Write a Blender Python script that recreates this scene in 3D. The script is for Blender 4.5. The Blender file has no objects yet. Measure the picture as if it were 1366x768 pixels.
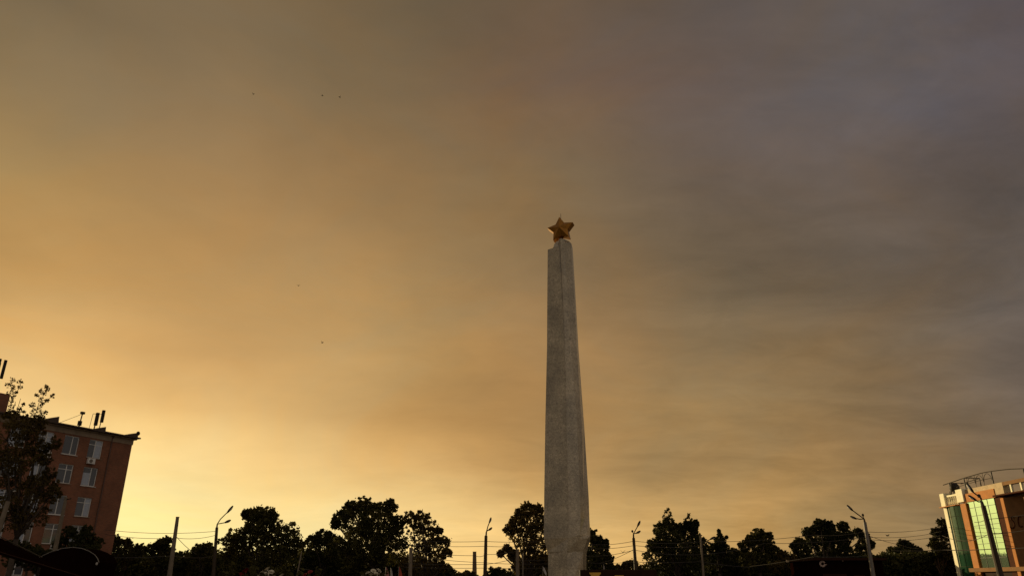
import bpy, bmesh, math, random
import numpy as np
from mathutils import Vector, Matrix

R = math.radians
sc = bpy.context.scene
col = sc.collection
random.seed(7)
rng = np.random.default_rng(11)

# ------------------------------------------------------------------ camera
PITCH, FPX = R(21.75), 980.0
cam_d = bpy.data.cameras.new('camera')
cam_d.sensor_width = 36.0
cam_d.lens = FPX / 1366.0 * 36.0
cam_d.clip_start = 0.1
cam_d.clip_end = 9000
cam = bpy.data.objects.new('camera', cam_d)
cam.location = (0, 0, 1.6)
cam.rotation_euler = (math.pi / 2 + PITCH, 0, 0)
col.objects.link(cam)
sc.camera = cam
CT, ST = math.cos(PITCH), math.sin(PITCH)

def ray(px, py):
    x = (px - 683) / FPX
    y = (384 - py) / FPX
    return x, CT - y * ST, ST + y * CT

def at(px, py, Y):
    r = ray(px, py)
    k = Y / r[1]
    return Vector((r[0] * k, Y, 1.6 + r[2] * k))

def mpp(px, py, Y):
    """metres per photo pixel at that point"""
    return Y / ray(px, py)[1] / FPX

# ------------------------------------------------------------------ materials
def new_mat(name):
    m = bpy.data.materials.new(name)
    m.use_nodes = True
    nt = m.node_tree
    return m, nt, nt.nodes['Principled BSDF']

def N(nt, t, **kw):
    n = nt.nodes.new(t)
    for k, v in kw.items():
        setattr(n, k, v)
    return n

def mat(name, c, rough=0.6, metal=0.0, var=0.25, scale=3.0, c2=None, bump=0.0, spec=0.4, detail=6):
    m, nt, b = new_mat(name)
    b.inputs['Roughness'].default_value = rough
    b.inputs['Metallic'].default_value = metal
    b.inputs['Specular IOR Level'].default_value = spec
    tc = N(nt, 'ShaderNodeTexCoord')
    no = N(nt, 'ShaderNodeTexNoise')
    no.inputs['Scale'].default_value = scale
    no.inputs['Detail'].default_value = detail
    no.inputs['Roughness'].default_value = 0.65
    nt.links.new(tc.outputs['Object'], no.inputs['Vector'])
    cr = N(nt, 'ShaderNodeValToRGB')
    a = tuple(x * (1 - var) for x in c)
    d = c2 if c2 else tuple(min(1, x * (1 + var)) for x in c)
    cr.color_ramp.elements[0].position = 0.3
    cr.color_ramp.elements[1].position = 0.7
    cr.color_ramp.elements[0].color = (*a, 1)
    cr.color_ramp.elements[1].color = (*d, 1)
    nt.links.new(no.outputs['Fac'], cr.inputs['Fac'])
    nt.links.new(cr.outputs['Color'], b.inputs['Base Color'])
    if bump:
        bp = N(nt, 'ShaderNodeBump')
        bp.inputs['Strength'].default_value = bump
        bp.inputs['Distance'].default_value = 0.05
        nt.links.new(no.outputs['Fac'], bp.inputs['Height'])
        nt.links.new(bp.outputs['Normal'], b.inputs['Normal'])
    return m

def leaf_mat(name, c, c2, trans=0.3):
    m, nt, b = new_mat(name)
    out = nt.nodes['Material Output']
    b.inputs['Roughness'].default_value = 0.7
    b.inputs['Specular IOR Level'].default_value = 0.15
    tc = N(nt, 'ShaderNodeTexCoord')
    no = N(nt, 'ShaderNodeTexNoise')
    no.inputs['Scale'].default_value = 0.55
    no.inputs['Detail'].default_value = 5
    nt.links.new(tc.outputs['Object'], no.inputs['Vector'])
    cr = N(nt, 'ShaderNodeValToRGB')
    cr.color_ramp.elements[0].position = 0.35
    cr.color_ramp.elements[1].position = 0.68
    cr.color_ramp.elements[0].color = (*c, 1)
    cr.color_ramp.elements[1].color = (*c2, 1)
    nt.links.new(no.outputs['Fac'], cr.inputs['Fac'])
    nt.links.new(cr.outputs['Color'], b.inputs['Base Color'])
    tr = N(nt, 'ShaderNodeBsdfTranslucent')
    nt.links.new(cr.outputs['Color'], tr.inputs['Color'])
    mx = N(nt, 'ShaderNodeMixShader')
    mx.inputs[0].default_value = trans
    nt.links.new(b.outputs[0], mx.inputs[1])
    nt.links.new(tr.outputs[0], mx.inputs[2])
    nt.links.new(mx.outputs[0], out.inputs['Surface'])
    return m

def granite():
    m, nt, b = new_mat('granite')
    b.inputs['Specular IOR Level'].default_value = 0.5
    b.inputs['Coat Weight'].default_value = 0.5
    b.inputs['Coat Roughness'].default_value = 0.1
    tc = N(nt, 'ShaderNodeTexCoord')
    n1 = N(nt, 'ShaderNodeTexNoise'); n1.inputs['Scale'].default_value = 5.5; n1.inputs['Detail'].default_value = 9; n1.inputs['Roughness'].default_value = 0.78
    n1.inputs['Distortion'].default_value = 1.2
    n2 = N(nt, 'ShaderNodeTexNoise'); n2.inputs['Scale'].default_value = 0.45; n2.inputs['Detail'].default_value = 5
    vo = N(nt, 'ShaderNodeTexVoronoi'); vo.inputs['Scale'].default_value = 1.4; vo.feature = 'DISTANCE_TO_EDGE'
    wob = N(nt, 'ShaderNodeMixRGB'); wob.blend_type = 'ADD'; wob.inputs[0].default_value = 0.9
    for n in (n1, n2):
        nt.links.new(tc.outputs['Object'], n.inputs['Vector'])
    nt.links.new(tc.outputs['Object'], wob.inputs[1])
    nt.links.new(n1.outputs['Color'], wob.inputs[2])
    nt.links.new(wob.outputs[0], vo.inputs['Vector'])
    c1 = N(nt, 'ShaderNodeValToRGB')
    e = c1.color_ramp.elements
    e[0].position = 0.37; e[0].color = (0.235, 0.185, 0.115, 1)
    e[1].position = 0.63; e[1].color = (0.74, 0.60, 0.405, 1)
    nt.links.new(n1.outputs['Fac'], c1.inputs['Fac'])
    c2 = N(nt, 'ShaderNodeValToRGB')
    e = c2.color_ramp.elements
    e[0].position = 0.35; e[0].color = (0.62, 0.61, 0.59, 1)
    e[1].position = 0.65; e[1].color = (1.0, 0.98, 0.95, 1)
    nt.links.new(n2.outputs['Fac'], c2.inputs['Fac'])
    mu = N(nt, 'ShaderNodeMixRGB', blend_type='MULTIPLY'); mu.inputs[0].default_value = 1
    nt.links.new(c1.outputs[0], mu.inputs[1]); nt.links.new(c2.outputs[0], mu.inputs[2])
    c3 = N(nt, 'ShaderNodeValToRGB')
    e = c3.color_ramp.elements
    e[0].position = 0.0; e[0].color = (0.70, 0.66, 0.62, 1)
    e[1].position = 0.05; e[1].color = (1, 1, 1, 1)
    nt.links.new(vo.outputs['Distance'], c3.inputs['Fac'])
    mv = N(nt, 'ShaderNodeMixRGB', blend_type='MULTIPLY'); mv.inputs[0].default_value = 0.6
    nt.links.new(mu.outputs[0], mv.inputs[1]); nt.links.new(c3.outputs[0], mv.inputs[2])
    # joints between the facing slabs: fine horizontal courses
    sx = N(nt, 'ShaderNodeSeparateXYZ'); nt.links.new(tc.outputs['Object'], sx.inputs[0])
    mo = N(nt, 'ShaderNodeMath', operation='FRACT')
    dv = N(nt, 'ShaderNodeMath', operation='DIVIDE'); dv.inputs[1].default_value = 1.35
    nt.links.new(sx.outputs['Z'], dv.inputs[0]); nt.links.new(dv.outputs[0], mo.inputs[0])
    lt = N(nt, 'ShaderNodeMath', operation='LESS_THAN'); lt.inputs[1].default_value = 0.03
    nt.links.new(mo.outputs[0], lt.inputs[0])
    mj = N(nt, 'ShaderNodeMixRGB', blend_type='MULTIPLY'); mj.inputs[2].default_value = (0.72, 0.7, 0.66, 1)
    jf = N(nt, 'ShaderNodeMath', operation='MULTIPLY'); jf.inputs[1].default_value = 0.85
    nt.links.new(lt.outputs[0], jf.inputs[0])
    nt.links.new(jf.outputs[0], mj.inputs[0]); nt.links.new(mv.outputs[0], mj.inputs[1])
    nt.links.new(mj.outputs[0], b.inputs['Base Color'])
    rr = N(nt, 'ShaderNodeMapRange'); rr.inputs[3].default_value = 0.12; rr.inputs[4].default_value = 0.34
    nt.links.new(n2.outputs['Fac'], rr.inputs[0]); nt.links.new(rr.outputs[0], b.inputs['Roughness'])
    return m

def brick_mat():
    m, nt, b = new_mat('brick')
    b.inputs['Roughness'].default_value = 0.85
    tc = N(nt, 'ShaderNodeTexCoord')
    mp = N(nt, 'ShaderNodeMapping'); mp.inputs['Rotation'].default_value = (R(90), 0, 0)
    nt.links.new(tc.outputs['Object'], mp.inputs['Vector'])
    br = N(nt, 'ShaderNodeTexBrick')
    br.inputs['Scale'].default_value = 1.0
    br.inputs['Brick Width'].default_value = 0.26
    br.inputs['Row Height'].default_value = 0.085
    br.inputs['Mortar Size'].default_value = 0.008
    br.inputs['Color1'].default_value = (0.265, 0.092, 0.043, 1)
    br.inputs['Color2'].default_value = (0.185, 0.064, 0.031, 1)
    br.inputs['Mortar'].default_value = (0.22, 0.14, 0.09, 1)
    nt.links.new(mp.outputs[0], br.inputs['Vector'])
    no = N(nt, 'ShaderNodeTexNoise'); no.inputs['Scale'].default_value = 0.6; no.inputs['Detail'].default_value = 7
    nt.links.new(tc.outputs['Object'], no.inputs['Vector'])
    cr = N(nt, 'ShaderNodeValToRGB')
    cr.color_ramp.elements[0].position = 0.3; cr.color_ramp.elements[0].color = (0.72, 0.70, 0.68, 1)
    cr.color_ramp.elements[1].position = 0.7; cr.color_ramp.elements[1].color = (1.1, 1.05, 1.0, 1)
    nt.links.new(no.outputs['Fac'], cr.inputs['Fac'])
    mu = N(nt, 'ShaderNodeMixRGB', blend_type='MULTIPLY'); mu.inputs[0].default_value = 1
    nt.links.new(br.outputs[0], mu.inputs[1]); nt.links.new(cr.outputs[0], mu.inputs[2])
    nt.links.new(mu.outputs[0], b.inputs['Base Color'])
    return m

def glass_mat(name, c, rough=0.03, spec=1.0, wave=0.02, metal=0.0):
    """tinted coated facade glass; slightly wavy panes so the reflections wander"""
    m, nt, b = new_mat(name)
    b.inputs['Base Color'].default_value = (*c, 1)
    b.inputs['Roughness'].default_value = rough
    b.inputs['Metallic'].default_value = metal
    b.inputs['Specular IOR Level'].default_value = spec
    tc = N(nt, 'ShaderNodeTexCoord')
    no = N(nt, 'ShaderNodeTexNoise'); no.inputs['Scale'].default_value = 0.8; no.inputs['Detail'].default_value = 2
    nt.links.new(tc.outputs['Object'], no.inputs['Vector'])
    bp = N(nt, 'ShaderNodeBump'); bp.inputs['Strength'].default_value = wave; bp.inputs['Distance'].default_value = 1.0
    nt.links.new(no.outputs['Fac'], bp.inputs['Height']); nt.links.new(bp.outputs[0], b.inputs['Normal'])
    return m

M = {
    'granite': granite(),
    'gold': mat('gold_paint', (0.30, 0.125, 0.012), 0.4, 0.6, 0.25, 1.5),
    'brick': brick_mat(),
    'plaster': mat('plaster', (0.26, 0.19, 0.13), 0.85, scale=1.2),
    'roof': mat('roof_metal', (0.07, 0.045, 0.03), 0.6, 0.2),
    'white': mat('white_paint', (0.62, 0.60, 0.58), 0.5, var=0.1),
    'pane': glass_mat('window_pane', (0.07, 0.075, 0.09), 0.08, 0.9, 0.01),
    'curtain': mat('curtain', (0.38, 0.41, 0.48), 0.9, var=0.2, scale=9),
    'pipe': mat('painted_pipe', (0.10, 0.05, 0.035), 0.5),
    'metal': mat('dark_metal', (0.03, 0.022, 0.016), 0.6, 0.0, spec=0.15),
    'grey': mat('grey_metal', (0.16, 0.14, 0.12), 0.5, 0.3),
    'concrete': mat('concrete', (0.17, 0.13, 0.09), 0.9, scale=4, bump=0.2),
    'oldpost': mat('brown_concrete', (0.14, 0.085, 0.045), 0.9, scale=3),
    'poledark': mat('dark_brown_pole', (0.05, 0.033, 0.02), 0.7, spec=0.2),
    'lens': mat('lamp_lens', (0.7, 0.68, 0.62), 0.2, var=0.05),
    'bark': mat('bark', (0.055, 0.038, 0.026), 0.95, scale=6, bump=0.5),
    'wire': mat('wire', (0.05, 0.04, 0.035), 0.5),
    'asphalt': mat('asphalt', (0.05, 0.048, 0.046), 0.9, scale=8, var=0.3),
    'paving': mat('paving', (0.16, 0.14, 0.12), 0.85, scale=2.5),
    'soil': mat('soil', (0.06, 0.055, 0.03), 0.95, scale=0.05),
    'line': mat('road_paint', (0.7, 0.7, 0.68), 0.7),
    'orange': mat('orange_panel', (0.43, 0.155, 0.02), 0.7, spec=0.15, var=0.16, scale=1.2),
    'cream': mat('cream_render', (0.85, 0.79, 0.56), 0.75, var=0.1, scale=2),
    'beige': mat('beige_render', (0.50, 0.38, 0.23), 0.85, scale=3, var=0.2),
    'brownwall': mat('brown_cladding', (0.23, 0.12, 0.05), 0.8, spec=0.1, var=0.18, scale=1.5),
    'brownstrip': mat('red_brown_panel', (0.06, 0.017, 0.005), 0.8, spec=0.06),
    'greenglass': glass_mat('pale_green_glass', (0.62, 0.86, 0.62), 0.04, 0.8, 0.006, 0.88),
    'darkglass': glass_mat('dark_green_glass', (0.02, 0.065, 0.036), 0.07, 0.35, 0.012, 0.08),
    'mullion': mat('mullion', (0.045, 0.05, 0.03), 0.6, spec=0.2),
    'darkwood': mat('dark_brown_board', (0.026, 0.009, 0.004), 0.8, spec=0.1),
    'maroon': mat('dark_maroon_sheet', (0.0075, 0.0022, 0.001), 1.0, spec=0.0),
    'yellow': mat('yellow_paint', (0.62, 0.33, 0.04), 0.6, var=0.1),
    'oldsign': mat('pale_sign', (0.42, 0.30, 0.25), 0.6),
    'redcloth': mat('red_cloth', (0.42, 0.03, 0.02), 0.85),
    'orangecloth': mat('orange_red_cloth', (0.32, 0.05, 0.02), 0.85),
    'whitecloth': mat('white_cloth', (0.36, 0.32, 0.29), 0.85, var=0.12),
    'pinkcloth': mat('pink_cloth', (0.30, 0.12, 0.10), 0.85),
    'redpetal': mat('red_petal', (0.22, 0.008, 0.006), 0.6),
    'whitepetal': mat('white_petal', (0.66, 0.58, 0.42), 0.6, var=0.15),
    'bird': mat('bird_plumage', (0.03, 0.027, 0.025), 0.8),
    'leaf': leaf_mat('leaf', (0.03, 0.032, 0.008), (0.095, 0.078, 0.018)),
    'leafb': leaf_mat('leaf_brown', (0.046, 0.034, 0.009), (0.115, 0.076, 0.018)),
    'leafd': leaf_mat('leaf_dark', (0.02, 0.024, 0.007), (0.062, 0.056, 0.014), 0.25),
}

# ------------------------------------------------------------------ object helpers
def obj(name, bm, m, parent=None, smooth=False):
    me = bpy.data.meshes.new(name)
    if isinstance(bm, bmesh.types.BMesh):
        bmesh.ops.recalc_face_normals(bm, faces=bm.faces)
        bm.to_mesh(me); bm.free()
    else:
        V, F = bm
        me.from_pydata(V, [], F)
    if smooth:
        me.polygons.foreach_set('use_smooth', [True] * len(me.polygons))
    me.materials.append(M[m])
    o = bpy.data.objects.new(name, me)
    col.objects.link(o)
    if parent is not None:
        o.parent = parent
    return o

def tag(o, label, cat, group=None, kind=None):
    if label: o['label'] = label
    if cat: o['category'] = cat
    if group: o['group'] = group
    if kind: o['kind'] = kind
    return o

def empty(name, loc, label, cat, group=None, rotz=0.0):
    o = bpy.data.objects.new(name, None)
    o.empty_display_size = 0.3
    o.location = loc
    o.rotation_euler = (0, 0, rotz)
    col.objects.link(o)
    return tag(o, label, cat, group)

def struct(name, bm, m):
    o = obj(name, bm, m)
    o['kind'] = 'structure'
    return o

def box(bm, x0, x1, y0, y1, z0, z1, bev=0.0):
    vs = [bm.verts.new(p) for p in ((x0, y0, z0), (x1, y0, z0), (x1, y1, z0), (x0, y1, z0),
                                    (x0, y0, z1), (x1, y0, z1), (x1, y1, z1), (x0, y1, z1))]
    fs = [bm.faces.new([vs[i] for i in f]) for f in
          ((0, 3, 2, 1), (4, 5, 6, 7), (0, 1, 5, 4), (1, 2, 6, 5), (2, 3, 7, 6), (3, 0, 4, 7))]
    if bev:
        es = list({e for f in fs for e in f.edges})
        bmesh.ops.bevel(bm, geom=es, offset=bev, segments=2, affect='EDGES', profile=0.5)
    return bm

def nbox(*a, **k):
    return box(bmesh.new(), *a, **k)

def tube(bm, pts, rad, n=8, cap=True):
    pts = [Vector(p) for p in pts]
    if not hasattr(rad, '__len__'):
        rad = [rad] * len(pts)
    rings = []
    for i, p in enumerate(pts):
        d = (pts[min(i + 1, len(pts) - 1)] - pts[max(i - 1, 0)]).normalized()
        a = Vector((0, 0, 1)) if abs(d.z) < 0.9 else Vector((0, 1, 0))
        u = d.cross(a).normalized(); v = d.cross(u).normalized()
        rings.append([bm.verts.new(p + (u * math.cos(t) + v * math.sin(t)) * rad[i])
                      for t in (2 * math.pi * k / n for k in range(n))])
    for a, b in zip(rings, rings[1:]):
        for k in range(n):
            bm.faces.new((a[k], a[(k + 1) % n], b[(k + 1) % n], b[k]))
    if cap:
        bm.faces.new(rings[0][::-1]); bm.faces.new(rings[-1])
    return bm

def ntube(*a, **k):
    return tube(bmesh.new(), *a, **k)

def loft(bm, rings, cap=True):
    R_ = [[bm.verts.new(p) for p in r] for r in rings]
    n = len(R_[0])
    for a, b in zip(R_, R_[1:]):
        for k in range(n):
            bm.faces.new((a[k], a[(k + 1) % n], b[(k + 1) % n], b[k]))
    if cap:
        bm.faces.new(R_[0][::-1]); bm.faces.new(R_[-1])
    return bm

def ellipsoid(bm, c, r, mtx=None, seg=10):
    g = bmesh.ops.create_uvsphere(bm, u_segments=seg, v_segments=max(6, seg * 2 // 3), radius=1.0)
    m = Matrix.Translation(c) @ (mtx or Matrix.Identity(4)) @ Matrix.Diagonal((*r, 1))
    bmesh.ops.transform(bm, matrix=m, verts=g['verts'])
    return bm

# ------------------------------------------------------------------ setting: ground
def sheet(x0, x1, y0, y1, z):
    bm = bmesh.new()
    bm.faces.new([bm.verts.new(p) for p in ((x0, y0, z), (x1, y0, z), (x1, y1, z), (x0, y1, z))])
    return bm

struct('ground', sheet(-3500, 3500, -1500, 5000, 0.0), 'soil')
struct('square_paving', nbox(-38, 44, -30, 75.5, 0.004, 0.13), 'paving')
struct('road', sheet(-400, 400, 76, 90, 0.008), 'asphalt')
bm = bmesh.new()
for k in range(-40, 41):
    bm.faces.new([bm.verts.new(p) for p in ((k * 6.0, 82.92, .012), (k * 6.0 + 3, 82.92, .012), (k * 6.0 + 3, 83.08, .012), (k * 6.0, 83.08, .012))])
struct('road_marking', bm, 'line')
bm = bmesh.new()
box(bm, -400, 400, 75.7, 75.95, 0.002, 0.15)
box(bm, -400, 400, 90.05, 90.3, 0.002, 0.15)
struct('kerb', bm, 'concrete')

# ------------------------------------------------------------------ obelisk
D = 70.0
ob_base = at(758, 768, D)
OX = ob_base.x
ob = empty('obelisk', (OX, D, 0), 'tall pale granite obelisk tapering upward, flared near its foot, carrying a golden star', 'obelisk')
# photo levels: py, xL, xR1(ridge), x2, x3, xR
lev = [(768, 732.0, 755.5, 767, 778.5, 784.5),
       (738, 731.8, 755.5, 765.5, 779, 785.0),
       (735, 731.2, 755.8, 765.0, 779, 785.6),
       (717, 726.0, 758.5, 773, 785, 790.3),
       (712, 726.0, 758.3, 774, 784, 790.3),
       (690, 726.3, 758.0, 775, 781, 789),
       (660, 726.5, 758.0, 774, 780, 788),
       (560, 728.0, 755.5, 770, 777, 781.5),
       (460, 730.2, 752.5, 762, 770.5, 774),
       (400, 730.6, 749.5, 758, 767.5, 770.5),
       (328, 731.2, 745.5, 752.5, 763.5, 766.2)]
depth = (0.95, 0.0, 0.30, 0.85, 1.9)

def sect(row, s=1.0):
    py = row[0]
    pts = []
    for px, dy in zip(row[1:], depth):
        p = at(px, py, D)
        w = D + dy
        # keep the drawn outline: push the point back along its own ray only in depth
        pts.append(Vector((p.x - OX, dy, p.z)))
    return pts
rings_l, rings_r = [], []
zs = []
bot = sect(lev[0]); 
low = [Vector((p.x * 1.0, p.y, 0.13)) for p in bot]
allr = [low] + [sect(r) for r in lev]
for s in allr:
    z = s[0].z; zs.append(z)
    back = 2.8
    gw = float(np.interp(z, [0, 18, 26, 34], [.035, .05, .09, .16]))     # incised channel, wider towards the top
    x1, y1 = s[1].x, s[1].y
    rings_l.append([s[0], s[1], Vector((x1 + gw * .2, y1 + gw * 1.4, z)), Vector((x1 + gw * .8, y1 + gw * 1.5, z)), Vector((x1 + gw, y1 + .08, z)), s[2], s[3], s[4], Vector((s[4].x * 0.8, back, z)), Vector((s[0].x * 0.72, back, z))])
bml = bmesh.new()
loft(bml, rings_l)
obj('shaft', bml, 'granite', ob)
# above y=328 the right half rises higher; a scooped shoulder joins the two
zb = rings_l[-1][0].z + .004
sh = bmesh.new()
prof = [(738.3, 328), (739.6, 323.6), (742.5, 320.4), (745.3, 319.3), (745.3, 328)]
fa = [at(px, py, D) for px, py in prof]
f0 = [Vector((p.x - OX, 0.35, max(p.z, zb))) for p in fa]
f1 = [Vector((p.x - OX, 2.5, max(p.z, zb))) for p in fa]
loft(sh, [f0, f1])
obj('shoulder', sh, 'granite', ob)
t0 = rings_l[-1]
rings_r = [[Vector((t0[1].x, t0[1].y, zb))] + [Vector((p.x, p.y, zb)) for p in t0[2:8]] + [Vector((t0[7].x * .8, 2.75, zb)), Vector((t0[1].x, 2.75, zb))]]
for py, *xs in ((320.5, 745.4, 752.5, 763.2, 765.7), (317.3, 745.6, 752.6, 760.0, 760.6)):
    z = at(750, py, D).z
    q = [Vector((at(x, py, D).x - OX, dy, z)) for x, dy in zip(xs, depth[1:])]
    rings_r.append([q[0], Vector((q[0].x + .03, q[0].y + .22, z)), Vector((q[0].x + .13, q[0].y + .24, z)), Vector((q[0].x + .16, q[0].y + .08, z)), q[1], q[2], q[3], Vector((q[3].x * .8, 2.75, z)), Vector((q[0].x, 2.75, z))])
bmr = bmesh.new()
loft(bmr, rings_r)
obj('crest', bmr, 'granite', ob)
# slab joints at the collar: thin recess bands set slightly proud
bm = bmesh.new()
for w_, h in ((6.4, 0.5), (5.6, 0.9)):
    z0 = 0.13 if w_ > 6 else 0.63
    box(bm, -w_ / 2 + .1, w_ / 2 + .1, 1.4 - w_ / 2, 1.4 + w_ / 2, z0, z0 + h - 0.003, 0.03)
obj('stepped_base', bm, 'granite', ob)

# star
sp = at(748.6, 307.2, D + 0.9)
star = empty('star', (sp.x, sp.y, sp.z), 'golden faceted five pointed star crowning the granite obelisk', 'star')
star_r = 18.6 * mpp(748, 306, D + .9)
bm = bmesh.new()
fr, bk = [], []
th = 0.34
for k in range(10):
    a = R(90) + k * R(36)
    rr = star_r if k % 2 == 0 else star_r * 0.545
    fr.append(bm.verts.new((rr * math.cos(a), -th, rr * math.sin(a))))
    bk.append(bm.verts.new((rr * math.cos(a), th, rr * math.sin(a))))
cf = bm.verts.new((0, -th - 0.42, 0)); cb = bm.verts.new((0, th + 0.42, 0))
for k in range(10):
    j = (k + 1) % 10
    bm.faces.new((fr[k], fr[j], cf)); bm.faces.new((bk[j], bk[k], cb)); bm.faces.new((fr[j], fr[k], bk[k], bk[j]))
so = obj('star_body', bm, 'gold', star)
so.rotation_euler = (R(-4), R(-4), R(-20))
rod = ntube([(0, 0, star_r * .9), (0, 0, star_r * 1.35)], [0.03, 0.015], 6)
obj('lightning_rod', rod, 'metal', star)
obj('mounting_stem', ntube([(0.05, 0.1, -star_r * 1.0), (0.05, 0.1, -star_r * .35)], 0.16, 8), 'gold', star)

# ------------------------------------------------------------------ brick building, left
BA = R(63.6)
bb = empty('brick_building', (-43.1, 84, 0), 'red brown brick apartment building with white framed windows and rooftop antennas', 'building', rotz=BA)
L_, DEP, HW = 33.0, 12.5, 15.95
cols = [-4.3 - 2.78 * k for k in range(10)]
rows = [14.85, 11.95, 8.85, 6.05, 3.1]
WW, WH = 1.62, 1.92
xs = sorted({-L_, 0.0} | {round(c - WW / 2, 3) for c in cols} | {round(c + WW / 2, 3) for c in cols})
zsw = sorted({0.0, HW} | {round(r - WH / 2, 3) for r in rows} | {round(r + WH / 2, 3) for r in rows})
bm = bmesh.new()
def quad(*p):
    bm.faces.new([bm.verts.new(q) for q in p])
for i in range(len(xs) - 1):
    for j in range(len(zsw) - 1):
        cx, cz = (xs[i] + xs[i + 1]) / 2, (zsw[j] + zsw[j + 1]) / 2
        a, b, c, d = xs[i], xs[i + 1], zsw[j], zsw[j + 1]
        hole = any(abs(cx - q) < .1 for q in cols) and any(abs(cz - q) < .1 for q in rows)
        if not hole:
            quad((a, 0, c), (b, 0, c), (b, 0, d), (a, 0, d))
        else:
            e = 0.24
            quad((a, 0, c), (a, e, c), (a, e, d), (a, 0, d)); quad((b, 0, c), (b, 0, d), (b, e, d), (b, e, c))
            quad((a, 0, c), (b, 0, c), (b, e, c), (a, e, c)); quad((a, 0, d), (a, e, d), (b, e, d), (b, 0, d))
            quad((a, e, c), (b, e, c), (b, e, d), (a, e, d))
quad((0, 0, 0), (0, DEP, 0), (0, DEP, HW), (0, 0, HW))
quad((-L_, 0, 0), (-L_, 0, HW), (-L_, DEP, HW), (-L_, DEP, 0))
quad((-L_, DEP, 0), (-L_, DEP, HW), (0, DEP, HW), (0, DEP, 0))
me_w = bpy.data.meshes.new('wall'); bm.to_mesh(me_w); bm.free(); me_w.materials.append(M['brick'])
wl = bpy.data.objects.new('wall', me_w); col.objects.link(wl); wl.parent = bb
# frieze, eaves and roof
obj('frieze', nbox(-L_ - .06, .06, -.07, DEP + .06, HW + .003, HW + .55), 'plaster', bb)
obj('cornice', nbox(-L_ - .3, .3, -.32, DEP + .3, HW + .553, HW + .68, bev=.03), 'plaster', bb)
rf = bmesh.new()
h0 = HW + .683
loft(rf, [[(-L_ - .75, -.75, h0), (.42, -.75, h0), (.42, DEP + .75, h0), (-L_ - .75, DEP + .75, h0)],
          [(-L_ - .75, -.75, h0 + .14), (.42, -.75, h0 + .14), (.42, DEP + .75, h0 + .14), (-L_ - .75, DEP + .75, h0 + .14)],
          [(-L_ + 4, 5.6, h0 + 1.2), (-4, 5.6, h0 + 1.2), (-4, 6.9, h0 + 1.2), (-L_ + 4, 6.9, h0 + 1.2)]])
roof = obj('roof', rf, 'roof', bb)
def hump(x, w, h, y=.1, d=1.4):
    b_ = bmesh.new()
    loft(b_, [[(x - w, y, h0 + .1), (x + .1, y, h0 + .1), (x + .1, y + d, h0 + .1), (x - w, y + d, h0 + .1)],
              [(x - w * .75, y, h0 + .22), (x + .02, y, h0 + .14 + h), (x + .02, y + d, h0 + .14 + h), (x - w * .75, y + d, h0 + .22)]])
    obj('roof_vent', b_, 'roof', roof)
hump(.1, 1.9, .55, -.5); hump(-3.6, 1.9, .62, 0.0); hump(-9.0, 2.4, .75, 0.0)
ch = nbox(-14.9, -13.9, .7, 2.0, h0 + .1, h0 + 2.2, bev=.03)
obj('chimney', ch, 'brick', roof)
obj('downpipe', ntube([(-2.6, -.09, .3), (-2.6, -.09, HW + .3), (-2.6, -.3, HW + .62)], .07, 8), 'pipe', bb)
# windows
for ri, rz in enumerate(rows):
    for ci, cx in enumerate(cols):
        if ri == 4 and ci > 6: continue
        b_ = bmesh.new()
        y0, y1 = .10, .17
        a, b2, c, d = cx - WW / 2, cx + WW / 2, rz - WH / 2, rz + WH / 2
        t = .07
        box(b_, a, a + t, y0, y1, c, d); box(b_, b2 - t, b2, y0, y1, c, d)
        box(b_, a + t, b2 - t, y0, y1, c, c + t); box(b_, a + t, b2 - t, y0, y1, d - t, d)
        mx = cx + (0.12 if (ri + ci) % 3 else -0.02)
        box(b_, mx - .045, mx + .045, y0 + .004, y1 - .004, c + t, d - t)
        if (ri + ci) % 2 == 0 or ri == 3:
            box(b_, a + t, mx - .045, y0 + .007, y1 - .007, d - .55, d - .49)
            box(b_, mx + .045, b2 - t, y0 + .007, y1 - .007, d - .55, d - .49)
        w = obj('window', b_, 'white', bb)
        p_ = obj('pane', nbox(a + t, b2 - t, .13, .145, c + t, d - t), 'pane', w)
        # a drawn curtain or blind shows behind part of the glass as a paler leaf
        if (ri * 3 + ci) % 3 != 1 and ri < 4:
            q0, q1 = (mx + .06, b2 - t - .02) if (ri + ci) % 2 == 0 else (a + t + .02, mx - .06)
            obj('curtain', nbox(q0, q1, .118, .127, c + t + .02, d - t - .03 - (.48 if ri % 2 else 0)), 'curtain', w)
        obj('sill', nbox(a - .08, b2 + .08, -.1, .1, c - .06, c - .003), 'white' if (ri + ci) % 2 else 'plaster', w)
for (cx, rz, dx) in ((cols[0], rows[0], -.35), (cols[2], rows[0], .3), (cols[1], rows[3], .5)):
    b_ = nbox(cx + dx - .4, cx + dx + .4, -.38, -.06, rz - WH / 2 - .66, rz - WH / 2 - .1, bev=.03)
    ac = obj('air_conditioner', b_, 'white', bb)
    fb = ntube([(cx + dx - .1, -.39, rz - WH / 2 - .38), (cx + dx - .1, -.375, rz - WH / 2 - .38)], .2, 16)
    obj('fan_grille', fb, 'grey', ac)
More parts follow.
